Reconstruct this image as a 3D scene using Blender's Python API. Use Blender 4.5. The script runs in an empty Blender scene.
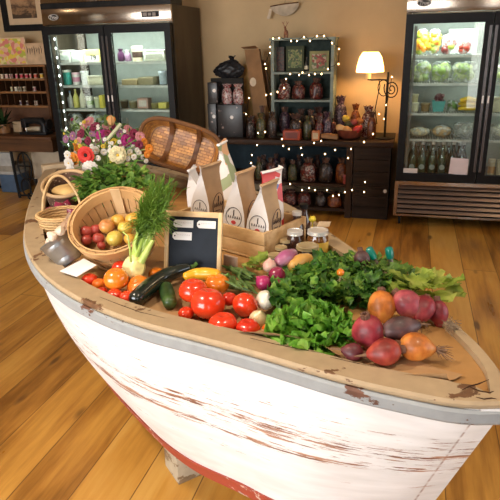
import bpy, bmesh, math, random
from mathutils import Vector, Matrix, Euler
PI = math.pi
R = math.radians
rnd = random.Random(7)
C = bpy.context.scene.collection
V = Vector

# ------------------------------------------------------------------ camera
H, FPX, PITCH, ROLL, YAW = 1.65, 565.07, .3517, -.0236, .2768
EYE = V((0, 0, H))
_fx, _fy = -math.sin(YAW), math.cos(YAW)
FWD = V((_fx*math.cos(PITCH), _fy*math.cos(PITCH), -math.sin(PITCH)))
RGT = V((_fy, -_fx, 0))
UPV = RGT.cross(FWD)
CX = RGT*math.cos(ROLL) + UPV*math.sin(ROLL)
CY = -RGT*math.sin(ROLL) + UPV*math.cos(ROLL)
cam_d = bpy.data.cameras.new('camera')
cam = bpy.data.objects.new('camera', cam_d); C.objects.link(cam)
M4 = Matrix((CX, CY, -FWD)).transposed().to_4x4(); M4.translation = EYE
cam.matrix_world = M4
cam_d.sensor_width = 36; cam_d.lens = FPX/500*36; cam_d.clip_start = .02
bpy.context.scene.camera = cam

def ray(u, v): return CX*((u-250)/FPX) + CY*((250-v)/FPX) + FWD
def at_z(u, v, z):
    d = ray(u, v); return EYE + d*((z-H)/d.z)
def at_y(u, v, y):
    d = ray(u, v); return EYE + d*(y/d.y)
def depth(P): return (P-EYE).dot(FWD)
def at_plane(u, v, P0, n):
    d = ray(u, v); return EYE + d*((P0-EYE).dot(n)/d.dot(n))

# ------------------------------------------------------------------ materials
class NT:
    def __init__(s, name):
        s.m = bpy.data.materials.new(name); s.m.use_nodes = True
        s.t = s.m.node_tree; s.N = s.t.nodes; s.L = s.t.links
        s.b = s.N['Principled BSDF']; s.out = s.N['Material Output']
    def n(s, typ, **k):
        x = s.N.new(typ)
        for a, b in k.items(): setattr(x, a, b)
        return x
    def l(s, a, b): s.L.new(a, b)
    def val(s, sock, v): sock.default_value = v
    def ramp(s, fac, stops, interp='LINEAR'):
        r = s.n('ShaderNodeValToRGB'); r.color_ramp.interpolation = interp
        e = r.color_ramp.elements
        while len(e) < len(stops): e.new(.5)
        for el, (p, c) in zip(e, stops):
            el.position = p; el.color = (*c, 1) if len(c) == 3 else c
        s.l(fac, r.inputs[0]); return r.outputs[0]
    def mapping(s, coord='Object', scale=(1, 1, 1), rot=(0, 0, 0), loc=(0, 0, 0)):
        tc = s.n('ShaderNodeTexCoord'); mp = s.n('ShaderNodeMapping')
        s.l(tc.outputs[coord], mp.inputs[0])
        mp.inputs['Scale'].default_value = scale; mp.inputs['Rotation'].default_value = rot
        mp.inputs['Location'].default_value = loc
        return mp.outputs[0]
    def noise(s, vec, scale=5, detail=3, rough=.5):
        x = s.n('ShaderNodeTexNoise'); s.l(vec, x.inputs['Vector'])
        x.inputs['Scale'].default_value = scale; x.inputs['Detail'].default_value = detail
        x.inputs['Roughness'].default_value = rough
        return x.outputs['Fac']
    def math(s, op, a, b=None):
        x = s.n('ShaderNodeMath', operation=op)
        for i, q in enumerate((a, b)):
            if q is None: continue
            if isinstance(q, (int, float)): x.inputs[i].default_value = q
            else: s.l(q, x.inputs[i])
        return x.outputs[0]
    def mix(s, f, a, b):
        x = s.n('ShaderNodeMix', data_type='RGBA')
        for i, q in ((0, f), (6, a), (7, b)):
            if isinstance(q, (int, float)): x.inputs[i].default_value = q
            elif isinstance(q, tuple): x.inputs[i].default_value = (*q, 1)
            else: s.l(q, x.inputs[i])
        return x.outputs[2]
    def bump(s, h, strength=.3, dist=.01):
        x = s.n('ShaderNodeBump'); x.inputs['Strength'].default_value = strength
        x.inputs['Distance'].default_value = dist
        s.l(h, x.inputs['Height']); s.l(x.outputs[0], s.b.inputs['Normal'])

_mc = {}
def mat(name, col, rough=.5, metal=0, var=.12, scale=18, bump=0, spec=None, coat=0, trans=0, sss=0, stretch=(1, 1, 1)):
    """plain material with a soft procedural mottling"""
    if name in _mc: return _mc[name]
    q = NT(name); b = q.b
    vec = q.mapping('Object', stretch)
    nf = q.noise(vec, scale, 3)
    dk = tuple(max(0, c*(1-var*1.6)) for c in col); lt = tuple(min(1, c*(1+var)) for c in col)
    q.l(q.ramp(nf, [(.3, dk), (.7, lt)]), b.inputs['Base Color'])
    b.inputs['Roughness'].default_value = rough; b.inputs['Metallic'].default_value = metal
    if spec is None and max(col) < .1 and rough > .25: spec = .18
    if spec is not None: b.inputs['Specular IOR Level'].default_value = spec
    if coat: b.inputs['Coat Weight'].default_value = coat; b.inputs['Coat Roughness'].default_value = .08
    if sss:
        b.inputs['Subsurface Weight'].default_value = sss; b.inputs['Subsurface Scale'].default_value = .01
        b.inputs['Subsurface Radius'].default_value = (1, .4, .2)
    if bump: q.bump(nf, bump, .004)
    _mc[name] = q.m; return q.m

def emit(name, col, s):
    if name in _mc: return _mc[name]
    q = NT(name); q.b.inputs['Base Color'].default_value = (*col, 1)
    q.b.inputs['Emission Color'].default_value = (*col, 1); q.b.inputs['Emission Strength'].default_value = s
    _mc[name] = q.m; return q.m

def glass(name, tint=(1, 1, 1), refl=.06, rough=.02):
    """thin pane / clear plastic: transparent with a fresnel gloss"""
    if name in _mc: return _mc[name]
    q = NT(name); q.N.remove(q.b)
    t = q.n('ShaderNodeBsdfTransparent'); t.inputs[0].default_value = (*tint, 1)
    g = q.n('ShaderNodeBsdfGlossy'); g.inputs['Roughness'].default_value = rough
    f = q.n('ShaderNodeLayerWeight'); f.inputs['Blend'].default_value = .25
    k = q.math('ADD', q.math('MULTIPLY', f.outputs['Fresnel'], .6), refl)
    mx = q.n('ShaderNodeMixShader'); q.l(k, mx.inputs[0]); q.l(t.outputs[0], mx.inputs[1]); q.l(g.outputs[0], mx.inputs[2])
    q.l(mx.outputs[0], q.out.inputs[0])
    _mc[name] = q.m; return q.m

def film(name, col=(.85, .9, .86), lo=.06, hi=.5):
    """crinkled plastic film: mostly clear, whitish along the creases"""
    if name in _mc: return _mc[name]
    q = NT(name); nf = q.noise(q.mapping('Object'), 26, 4, .6)
    q.b.inputs['Base Color'].default_value = (*col, 1); q.b.inputs['Roughness'].default_value = .25
    t = q.n('ShaderNodeBsdfTransparent'); mx = q.n('ShaderNodeMixShader')
    q.l(q.ramp(nf, [(.42, (lo,)*3), (.62, (hi,)*3)]), mx.inputs[0]); q.l(t.outputs[0], mx.inputs[1]); q.l(q.b.outputs[0], mx.inputs[2]); q.l(mx.outputs[0], q.out.inputs[0])
    q.bump(nf, .8, .01)
    _mc[name] = q.m; return q.m
def wood(name, lt, dk, axis=0, scale=10, rough=.55, bump=.15, stretch=14):
    if name in _mc: return _mc[name]
    q = NT(name); st = [stretch]*3; st[axis] = 1
    vec = q.mapping('Object', tuple(st))
    a = q.noise(vec, scale*.25, 5, .6); 
    vec2 = q.mapping('Object', (2, 2, 2)); c = q.noise(vec2, 3, 2)
    f = q.math('ADD', q.math('MULTIPLY', a, .75), q.math('MULTIPLY', c, .25))
    q.l(q.ramp(f, [(.32, dk), (.6, lt), (.75, tuple(min(1, x*1.12) for x in lt))]), q.b.inputs['Base Color'])
    q.b.inputs['Roughness'].default_value = rough
    if max(lt) < .25: q.b.inputs['Specular IOR Level'].default_value = .2
    q.bump(a, bump, .003)
    _mc[name] = q.m; return q.m

# ------------------------------------------------------------------ mesh builder
def frame_of(d):
    d = d.normalized()
    a = V((0, 0, 1)) if abs(d.z) < .9 else V((1, 0, 0))
    x = a.cross(d).normalized(); y = d.cross(x)
    return x, y
class MB:
    def __init__(s): s.bm = bmesh.new(); s.uv = None
    def face(s, vs, mi=0):
        try:
            f = s.bm.faces.new(vs); f.material_index = mi; f.smooth = True; return f
        except ValueError: return None
    def box(s, c, size, rot=None, mi=0, bevel=0):
        c = V(c); hx, hy, hz = [x/2 for x in size]; rot = rot or Matrix.Identity(3)
        vs = [s.bm.verts.new(c + rot @ V((sx*hx, sy*hy, sz*hz))) for sx in (-1, 1) for sy in (-1, 1) for sz in (-1, 1)]
        fs = []
        for i in ((0, 1, 3, 2), (4, 6, 7, 5), (0, 4, 5, 1), (2, 3, 7, 6), (0, 2, 6, 4), (1, 5, 7, 3)):
            fs.append(s.face([vs[k] for k in i], mi))
        if bevel:
            es = {e for f in fs for e in f.edges}
            r = bmesh.ops.bevel(s.bm, geom=list(es), offset=bevel, segments=2, affect='EDGES', profile=.5)
            for f in r['faces']: f.material_index = mi; f.smooth = True
        return s
    def bx(s, x0, x1, y0, y1, z0, z1, mi=0, bevel=0):
        return s.box(((x0+x1)/2, (y0+y1)/2, (z0+z1)/2), (x1-x0, y1-y0, z1-z0), None, mi, bevel)
    def rings(s, rs, closed=True, cap0=True, cap1=True, mi=0):
        L = [[s.bm.verts.new(p) for p in r] for r in rs]
        n = len(L[0])
        for a, b in zip(L, L[1:]):
            for i in range(n if closed else n-1):
                j = (i+1) % n
                s.face([a[i], a[j], b[j], b[i]], mi)
        if closed and cap0: s.face(L[0][::-1], mi)
        if closed and cap1: s.face(L[-1], mi)
        return s
    def tube(s, pts, r, n=8, mi=0, cap=True, flat=1.0, up=None):
        pts = [V(p) for p in pts]; rs = r if isinstance(r, (list, tuple)) else [r]*len(pts)
        out = []; px = None
        for i, p in enumerate(pts):
            d = (pts[min(i+1, len(pts)-1)] - pts[max(i-1, 0)])
            if d.length < 1e-9: d = V((0, 0, 1))
            d.normalize()
            if up is not None: x = up.cross(d).normalized(); y = d.cross(x)
            elif px is None: x, y = frame_of(d)
            else:
                x = (px - d*px.dot(d)); x = x.normalized() if x.length > 1e-6 else frame_of(d)[0]; y = d.cross(x)
            px = x
            out.append([p + (x*math.cos(2*PI*k/n) + y*math.sin(2*PI*k/n)*flat)*rs[i] for k in range(n)])
        s.rings(out, True, cap, cap, mi); return s
    def lathe(s, prof, n=20, M=None, mi=0, fn=None, cap0=True, cap1=True):
        M = M or Matrix.Identity(4); rs = []
        for (r, z) in prof:
            ring = []
            for k in range(n):
                a = 2*PI*k/n; rr = max(r, 1e-4)
                p = V((rr*math.cos(a), rr*math.sin(a), z))
                if fn: p = fn(p, a)
                ring.append(M @ p)
            rs.append(ring)
        s.rings(rs, True, cap0, cap1, mi); return s
    def ball(s, c, r, n=16, m=10, M=None, mi=0, fn=None):
        c = V(c); r = V(r) if not isinstance(r, (int, float)) else V((r, r, r)); M = M or Matrix.Identity(3)
        rs = []
        for i in range(m+1):
            t = -PI/2 + PI*i/m
            ring = []
            for k in range(n):
                a = 2*PI*k/n; ct = max(math.cos(t), .004)
                p = V((ct*math.cos(a), ct*math.sin(a), math.sin(t)))
                if fn: p = fn(p, a, t)
                ring.append(c + M @ V((p.x*r.x, p.y*r.y, p.z*r.z)))
            rs.append(ring)
        s.rings(rs, True, True, True, mi); return s
    def strip(s, pts, w, nrm, mi=0, widths=None, cup=0):
        """leaf-like ribbon along pts; nrm = face normal hint"""
        pts = [V(p) for p in pts]; L = []
        for i, p in enumerate(pts):
            d = (pts[min(i+1, len(pts)-1)] - pts[max(i-1, 0)]).normalized()
            x = d.cross(nrm); x = x.normalized() if x.length > 1e-6 else frame_of(d)[0]
            nn = x.cross(d)
            ww = w*(widths[i] if widths else 1)
            L.append([s.bm.verts.new(p - x*ww + nn*cup*ww), s.bm.verts.new(p), s.bm.verts.new(p + x*ww + nn*cup*ww)])
        for a, b in zip(L, L[1:]):
            s.face([a[0], a[1], b[1], b[0]], mi); s.face([a[1], a[2], b[2], b[1]], mi)
        return s
    def poly(s, pts, th, nrm, mi=0, mi_side=None):
        """flat outline with thickness"""
        nrm = V(nrm).normalized(); pts = [V(p) for p in pts]
        a = [s.bm.verts.new(p) for p in pts]; b = [s.bm.verts.new(p + nrm*th) for p in pts]
        s.face(a[::-1], mi); s.face(b, mi)
        for i in range(len(a)):
            j = (i+1) % len(a); s.face([a[i], a[j], b[j], b[i]], mi if mi_side is None else mi_side)
        return s
    def build(s, name, mats, parent=None, angle=.7, fix=True):
        if fix: bmesh.ops.recalc_face_normals(s.bm, faces=s.bm.faces)
        me = bpy.data.meshes.new(name); s.bm.to_mesh(me); s.bm.free()
        for m in (mats if isinstance(mats, (list, tuple)) else [mats]): me.materials.append(m)
        me.set_sharp_from_angle(angle=angle)
        o = bpy.data.objects.new(name, me); C.objects.link(o)
        if parent is not None: adopt(o, parent)
        return o
def adopt(o, parent):
    o.parent = parent; o.matrix_parent_inverse = world(parent).inverted()
def world(o):
    m = Matrix.LocRotScale(o.location, o.rotation_euler, o.scale)
    return m if o.parent is None else world(o.parent) @ o.matrix_parent_inverse @ m
def tag(o, label=None, cat=None, group=None, kind=None):
    if label: o['label'] = label
    if cat: o['category'] = cat
    if group: o['group'] = group
    if kind: o['kind'] = kind
    return o
def thing(name, label, cat, loc=(0, 0, 0), group=None):
    o = bpy.data.objects.new(name, None); C.objects.link(o); o.location = loc; o.empty_display_size = .05
    return tag(o, label, cat, group)
def recenter(o, loc):
    """put a mesh object's origin at loc (its base)"""
    loc = V(loc); o.data.transform(Matrix.Translation(-loc)); o.location = loc; return o
def copy_tree(o, parent=None):
    c = o.copy(); C.objects.link(c)
    if parent is not None: c.parent = parent
    for ch in [x for x in bpy.data.objects if x.parent == o]: copy_tree(ch, c)
    return c
def struct(name, mb, m): return tag(mb.build(name, m), kind='structure')
def text_mesh(txt, size, M, name, m, parent, shear=0, ext=.0006, sx=1):
    cu = bpy.data.curves.new('t', 'FONT'); cu.body = txt; cu.size = size; cu.align_x = 'CENTER'; cu.align_y = 'CENTER'
    cu.extrude = ext; cu.shear = shear; cu.resolution_u = 3
    o = bpy.data.objects.new('t', cu); C.objects.link(o)
    dg = bpy.context.evaluated_depsgraph_get(); me = bpy.data.meshes.new_from_object(o.evaluated_get(dg))
    bpy.data.objects.remove(o); bpy.data.curves.remove(cu)
    me.transform(M @ Matrix.Diagonal((sx, 1, 1, 1))); me.materials.clear(); me.materials.append(m); me.name = name
    r = bpy.data.objects.new(name, me); C.objects.link(r); adopt(r, parent); return r
def basis(x, y, z, loc):
    m = Matrix((x, y, z)).transposed().to_4x4(); m.translation = loc; return m
def smooth(tab, t):
    """Catmull-Rom through rows (t, a, b..)"""
    n = len(tab)
    if t <= tab[0][0]: return tab[0][1:]
    if t >= tab[-1][0]: return tab[-1][1:]
    for i in range(n-1):
        if tab[i][0] <= t <= tab[i+1][0]: break
    p1, p2 = tab[i], tab[i+1]; p0 = tab[i-1] if i else p1; p3 = tab[i+2] if i+2 < n else p2
    h = p2[0]-p1[0]; u = (t-p1[0])/h; out = []
    for k in range(1, len(p1)):
        m1 = (p2[k]-p0[k])/(p2[0]-p0[0])*h if p2[0] != p0[0] else 0
        m2 = (p3[k]-p1[k])/(p3[0]-p1[0])*h if p3[0] != p1[0] else 0
        out.append((2*u**3-3*u*u+1)*p1[k] + (u**3-2*u*u+u)*m1 + (-2*u**3+3*u*u)*p2[k] + (u**3-u*u)*m2)
    return out
def jit(a): return rnd.uniform(-a, a)

# ------------------------------------------------------------------ common materials
M_BLACK = mat('black_enamel', (.012, .012, .013), .35, var=.2)
M_BLKMAT = mat('black_matte', (.02, .018, .016), .7)
M_STEEL = mat('brushed_steel', (.42, .36, .30), .17, 1, var=.12, scale=30, stretch=(1, 1, 30))
M_STEELD = mat('dark_steel_side', (.10, .075, .05), .42, .8, var=.2, scale=6, stretch=(1, 1, .3))
M_CHROME = mat('chrome', (.7, .7, .7), .15, 1, var=.05)
M_WHITE = mat('white_paper', (.82, .78, .74), .7, var=.04)
M_CREAM = mat('cream_plastic', (.78, .70, .52), .45, var=.06)
M_FRWALL = mat('fridge_liner', (.36, .40, .36), .5, var=.05)
M_PANE = glass('pane_glass', (.93, .97, .95), .03)
M_POLY = film('clear_plastic')
M_DKWOOD = wood('dark_wood', (.042, .020, .010), (.014, .007, .004), 0, 12, .5)
M_DKWOODV = wood('dark_wood_upright', (.042, .020, .010), (.014, .007, .004), 2, 12, .5)
M_GOLDWOOD = wood('honey_wood', (.26, .115, .035), (.13, .05, .015), 0, 12, .45)
M_BROWNWOOD = wood('brown_wood', (.11, .045, .016), (.045, .018, .008), 0, 12, .5)
M_PINE = wood('pale_pine', (.66, .43, .21), (.48, .28, .11), 0, 12, .55)
M_KRAFT = mat('kraft_paper', (.45, .26, .12), .75, var=.15, scale=30)
M_CARD = mat('cardboard', (.33, .18, .075), .8, var=.12, scale=10)
M_RED = mat('red_print', (.55, .03, .025), .5)
M_IRON = mat('black_iron', (.012, .011, .010), .5, .3)

# ------------------------------------------------------------------ setting
YB = 6.08
def floor_mat():
    q = NT('plank_floor')
    vec = q.mapping('Object', (1, 1, 1), (0, 0, R(90)))
    br = q.n('ShaderNodeTexBrick'); q.l(vec, br.inputs['Vector'])
    br.offset = .37; br.inputs['Scale'].default_value = 1
    br.inputs['Brick Width'].default_value = 3.1; br.inputs['Row Height'].default_value = .235
    br.inputs['Mortar Size'].default_value = .0028; br.inputs['Mortar Smooth'].default_value = .3
    br.inputs['Color1'].default_value = (0, 0, 0, 1); br.inputs['Color2'].default_value = (1, 1, 1, 1)
    br.inputs['Mortar'].default_value = (.5, .5, .5, 1); br.inputs['Bias'].default_value = 0
    g1 = q.noise(q.mapping('Object', (16, 1.1, 1)), 1.6, 6, .62)
    g2 = q.noise(q.mapping('Object', (3.2, .8, 1), loc=(3, 5, 0)), 1.5, 4, .55)
    kn = q.n('ShaderNodeTexVoronoi'); q.l(q.mapping('Object', (5, 1.7, 1)), kn.inputs['Vector']); kn.inputs['Scale'].default_value = 1.1
    knot = q.ramp(q.math('ADD', kn.outputs['Distance'], q.math('MULTIPLY', g1, .12)), [(.11, (1, 1, 1)), (.19, (0, 0, 0))])
    f = q.math('ADD', q.math('ADD', q.math('MULTIPLY', g1, .45), q.math('MULTIPLY', g2, .55)), q.math('MULTIPLY', q.math('SUBTRACT', br.outputs['Color'], .5), .24))
    col = q.ramp(f, [(.30, (.22, .085, .012)), (.42, (.42, .185, .030)), (.55, (.60, .295, .052)), (.70, (.68, .38, .09))])
    col = q.mix(q.math('MULTIPLY', knot, .75), col, (.10, .04, .012))
    col = q.mix(q.math('MULTIPLY', br.outputs['Fac'], .8), col, (.09, .035, .010))
    q.l(col, q.b.inputs['Base Color'])
    q.b.inputs['Roughness'].default_value = .34
    q.l(q.ramp(g2, [(.3, (.27,)*3), (.7, (.48,)*3)]), q.b.inputs['Roughness'])
    h = q.math('SUBTRACT', q.math('MULTIPLY', g1, .15), br.outputs['Fac'])
    q.bump(h, .35, .004)
    return q.m
XL, XR, YF, ZC = -9.6, 3.7, -2.4, 3.1
struct('floor', MB().bx(XL-.1, XR+.1, YF-.1, YB+.1, -.1, 0), floor_mat())
M_WALL = mat('ochre_plaster', (.53, .385, .215), .85, var=.05, scale=3)
struct('wall_back', MB().bx(XL-.1, XR+.1, YB, YB+.1, 0, ZC), M_WALL)
struct('wall_left', MB().bx(XL-.1, XL, YF-.1, YB, 0, ZC), M_WALL)
RW0, RW1, RWZ0, RWZ1 = .2, 3.4, .5, 2.7  # opening for the added window in the right wall
struct('wall_right', MB().bx(XR, XR+.1, YF-.1, RW0, 0, ZC).bx(XR, XR+.1, RW1, YB, 0, ZC).bx(XR, XR+.1, RW0, RW1, 0, RWZ0).bx(XR, XR+.1, RW0, RW1, RWZ1, ZC), M_WALL)
struct('ceiling', MB().bx(XL-.1, XR+.1, YF-.1, YB+.1, ZC, ZC+.1), mat('ceiling_paint', (.6, .52, .42), .9, var=.03))
WINS = [(-7.97, -7.6, .2, 2.75), (-4.9, -.9, .45, 2.75), (1.05, 1.7, .2, 2.7)]
mb = MB(); xs = XL-.1
for (a, b, z0, z1) in WINS:
    mb.bx(xs, a, YF-.1, YF, 0, ZC); mb.bx(a, b, YF-.1, YF, 0, z0); mb.bx(a, b, YF-.1, YF, z1, ZC); xs = b
mb.bx(xs, XR+.1, YF-.1, YF, 0, ZC)
struct('wall_front', mb, M_WALL)
M_FRAME = mat('window_paint', (.5, .47, .42), .5)
for i, (a, b, z0, z1) in enumerate(WINS):
    m = MB(); t = .06
    m.bx(a, a+t, YF-.08, YF+.02, z0, z1); m.bx(b-t, b, YF-.08, YF+.02, z0, z1); m.bx(a, b, YF-.08, YF+.02, z0, z0+t); m.bx(a, b, YF-.08, YF+.02, z1-t, z1)
    w = struct('window_%d' % (i+1), m, M_FRAME)
    MB().bx(a+t, b-t, YF-.05, YF-.044, z0+t, z1-t).build('pane', glass('window_glass', (1, 1, 1), .02), w)
m = MB(); t = .06
for a, b, c, d in ((RW0, RW0+t, RWZ0, RWZ1), (RW1-t, RW1, RWZ0, RWZ1), (RW0, RW1, RWZ0, RWZ0+t), (RW0, RW1, RWZ1-t, RWZ1)): m.bx(XR-.02, XR+.08, a, b, c, d)
w = struct('window_4', m, M_FRAME)  # unseen window, added to bring cool light onto the right floor
MB().bx(XR+.04, XR+.046, RW0+t, RW1-t, RWZ0+t, RWZ1-t).build('pane', glass('window_glass', (1, 1, 1), .02), w)
struct('baseboard_back', MB().bx(XL, XR, YB-.02, YB, 0, .14), mat('baseboard_paint', (.35, .24, .13), .6))

# ------------------------------------------------------------------ boat
B0 = V((.2, 1.0)); AX = V((-.728, .685)); NV = V((-.685, -.728))
def bp(s, h, z): p = B0 + AX*s + NV*h; return V((p.x, p.y, z))
SEND = 2.78
GN = [(0, 0), (.03, .045), (.08, .09), (.22, .185), (.43, .295), (.57, .375), (.67, .435), (.79, .49), (.89, .525), (1.02, .558), (1.21, .58), (1.45, .572), (1.65, .54), (1.957, .468), (2.257, .382), (2.68, .25), (2.78, .21)]
GF = [(0, 0), (.03, -.04), (.08, -.09), (.206, -.155), (.45, -.235), (.752, -.31), (.941, -.358), (1.3, -.45), (1.7, -.47), (2.2, -.38), (2.78, -.21)]
CN = [(0, 0, .60), (.05, .10, .597), (.2, .235, .58), (.4, .285, .545), (.66, .325, .48), (.95, .345, .435), (1.4, .365, .40), (1.9, .35, .39), (2.4, .28, .41), (2.78, .18, .46)]
def gz(s): return .985
def stem_s(z): return (.95-z)*.4
NS = 72
SS = [SEND*(i/(NS-1))**1.35 for i in range(NS)]
def near_g(s): return smooth(GN, s)[0]
def far_g(s): return smooth(GF, s)[0]
def hull_pt(s, t, side):
    """t: 0 chine .. 1 gunwale"""
    hc, zc = smooth(CN, s); hg = near_g(s) if side > 0 else far_g(s)
    if side < 0: hc = -hc*.78
    z = zc + (gz(s)-zc)*t
    so = stem_s(z)*max(0, 1-s/.9)
    h = hc + (hg-hc)*t + side*.035*math.sin(PI*t)*min(1, s/.35)
    return bp(s+so, h, z)

def paint_mat():
    q = NT('chipped_white_paint')
    uv = q.n('ShaderNodeTexCoord'); sep = q.n('ShaderNodeSeparateXYZ'); q.l(uv.outputs['UV'], sep.inputs[0])
    def mp(sc, loc=(0, 0, 0)):
        m = q.n('ShaderNodeMapping'); q.l(uv.outputs['UV'], m.inputs[0]); m.inputs['Scale'].default_value = sc; m.inputs['Location'].default_value = loc; return m.outputs[0]
    v = sep.outputs[1]; u = sep.outputs[0]
    wob = q.math('MULTIPLY', q.math('SUBTRACT', q.noise(mp((1.6, 3, 1)), 1.5, 3), .5), .09)
    vv = q.math('ADD', v, wob)
    def band(c, w):
        d = q.math('ABSOLUTE', q.math('SUBTRACT', vv, c)); return q.math('MAXIMUM', q.math('SUBTRACT', 1, q.math('DIVIDE', d, w)), 0)
    big = q.noise(mp((8, 62, 1)), 1, 5, .68)
    fine = q.noise(mp((17, 130, 1), (3, 2, 0)), 1, 4, .65)
    patch = q.noise(mp((2.2, 4, 1), (1, 7, 0)), 1.2, 2)
    b1 = band(.50, .07); b2 = band(.62, .17); b3 = band(.36, .05); b4 = band(.75, .10)
    bb = q.math('MAXIMUM', q.math('MULTIPLY', b1, .30), q.math('MAXIMUM', q.math('MULTIPLY', b2, .25), q.math('MAXIMUM', q.math('MULTIPLY', b3, .15), q.math('MULTIPLY', b4, .17))))
    sc = q.math('ADD', big, q.math('ADD', bb, q.math('MULTIPLY', q.math('SUBTRACT', patch, .5), .26)))
    chip = q.ramp(sc, [(.755, (0,)*3), (.775, (1,)*3)])
    sc2 = q.math('ADD', fine, q.math('MULTIPLY', bb, .6))
    chip2 = q.ramp(sc2, [(.735, (0,)*3), (.76, (1,)*3)])
    ch = q.math('MAXIMUM', chip, q.math('MULTIPLY', chip2, .7))
    # plank end seam beside the stem
    sd = q.math('ABSOLUTE', q.math('SUBTRACT', u, .052))
    seam = q.math('MULTIPLY', q.ramp(sd, [(.0006, (1,)*3), (.0018, (0,)*3)]), q.ramp(q.noise(mp((1, 30, 1)), 1, 2), [(.38, (.15,)*3), (.55, (1,)*3)]))
    ch = q.math('MAXIMUM', ch, q.math('MULTIPLY', seam, .8))
    cc = q.ramp(q.noise(mp((10, 40, 1)), 1, 3), [(.4, (.20, .085, .05)), (.6, (.46, .25, .16))])
    base = q.ramp(q.noise(mp((3, 8, 1)), 2, 4), [(.35, (.72, .70, .68)), (.65, (.83, .81, .80))])
    q.l(q.mix(ch, base, cc), q.b.inputs['Base Color'])
    q.b.inputs['Roughness'].default_value = .5
    hgt = q.math('SUBTRACT', q.math('MULTIPLY', q.noise(mp((5, 40, 1)), 1, 3), .25), ch)
    q.bump(hgt, .35, .002)
    return q.m
def rail_mat(name, paint, woodc, lim, scl=1.0):
    """worn paint over brown wood"""
    q = NT(name)
    a = q.noise(q.mapping('Object', (9*scl, 9*scl, 22*scl)), 1.3, 5, .65)
    b = q.noise(q.mapping('Object', (2.2, 2.2, 2.2), loc=(4, 1, 0)), 1.4, 2)
    f = q.math('ADD', a, q.math('MULTIPLY', q.math('SUBTRACT', b, .5), .45))
    ch = q.ramp(f, [(lim, (0,)*3), (lim+.02, (1,)*3)])
    pc = q.ramp(q.noise(q.mapping('Object', (30, 30, 30)), 1, 3), [(.3, tuple(x*.86 for x in paint)), (.7, paint)])
    wc = q.ramp(q.noise(q.mapping('Object', (40, 40, 60)), 1, 3), [(.3, tuple(x*.6 for x in woodc)), (.7, woodc)])
    q.l(q.mix(ch, pc, wc), q.b.inputs['Base Color']); q.b.inputs['Roughness'].default_value = .55
    q.bump(q.math('SUBTRACT', 0, ch), .4, .002); return q.m
boat = thing('rowing_boat', 'weathered white rowing boat heaped with produce, grey rubbing rail and red bottom stripe', 'boat', bp(1.3, 0, 0))
def hull_mesh():
    m = MB(); bm = m.bm; uv = bm.loops.layers.uv.new('UVMap'); NTT = 12
    acc = 0; L = {}
    for side in (1, -1):
        acc = 0; prev = None; cols = []
        for s in SS:
            p = hull_pt(s, .5, side)
            if prev is not None: acc += (p-prev).length
            prev = p
            cols.append((acc, [bm.verts.new(hull_pt(s, t/NTT, side)) for t in range(NTT+1)]))
        for (ua, a), (ub, b) in zip(cols, cols[1:]):
            for t in range(NTT):
                f = bm.faces.new([a[t], b[t], b[t+1], a[t+1]]); f.smooth = True
                for lp, (uu, tt) in zip(f.loops, ((ua, t), (ub, t), (ub, t+1), (ua, t+1))): lp[uv].uv = (uu, tt/NTT)
        L[side] = cols
    for i in range(len(SS)-1):   # bottom
        f = bm.faces.new([L[1][i][1][0], L[-1][i][1][0], L[-1][i+1][1][0], L[1][i+1][1][0]])
        for lp in f.loops: lp[uv].uv = (5, .02)
    bmesh.ops.remove_doubles(bm, verts=bm.verts, dist=.0005)
    return m
hull = hull_mesh().build('hull', [paint_mat(), rail_mat('inner_boat_wood', (.40, .24, .11), (.16, .08, .035), .62)], boat)
md = hull.modifiers.new('thick', 'SOLIDIFY'); md.thickness = .016; md.offset = -1; md.material_offset = 1
# stern board
def closed_profile(s, inset=0):
    P = [hull_pt(s, t/8, 1) for t in range(9)][::-1] + [hull_pt(s, t/8, -1) for t in range(9)]
    return P
pr = closed_profile(SEND)
MB().poly(pr, .03, V((AX.x, AX.y, 0))).build('stern_board', mat('stern_white', (.74, .66, .52), .6, var=.15, scale=8), boat)
def sweep(fn_pts, name, m):
    mm = MB(); mm.rings([fn_pts(s) for s in SS], True); return mm.build(name, m, boat, angle=.5)
def nrm_at(side, s):
    e = .01; g = near_g if side > 0 else far_g
    a, b = max(s-e, 0), min(s+e, SEND)
    t = bp(b, g(b), 0)-bp(a, g(a), 0); n = V((t.y, -t.x, 0)).normalized()
    o = V((NV.x, NV.y, 0))*side
    return n if n.dot(o) > 0 else -n
def rail_pts(side, din, dout, z0, z1):
    def f(s):
        g = near_g(s) if side > 0 else far_g(s); p = bp(s, g, 0); n = nrm_at(side, s)
        if s < .06: # close both sides into the stem head
            n = (n*(s/.06) + V((-AX.x, -AX.y, 0))*(1-s/.06)).normalized()
        def q(d, z): v = p + n*d; v.z = z; return v
        w = din if side > 0 else din*min(1, .30+max(0, s-.45)*1.4)
        zz = (z1+z0)/2
        return [q(-w, z0), q(dout-.004, z0), q(dout, z0+.006), q(dout, z1-.006), q(dout-.005, z1), q(-w, z1)]
    return f
CAPW = rail_mat('bare_tan_wood_with_wear', (.43, .315, .19), (.17, .08, .035), .625)
GREY = rail_mat('worn_grey_paint', (.33, .345, .35), (.17, .07, .04), .64)
REDP = rail_mat('worn_red_paint', (.36, .055, .03), (.66, .46, .38), .62, 2)
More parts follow.
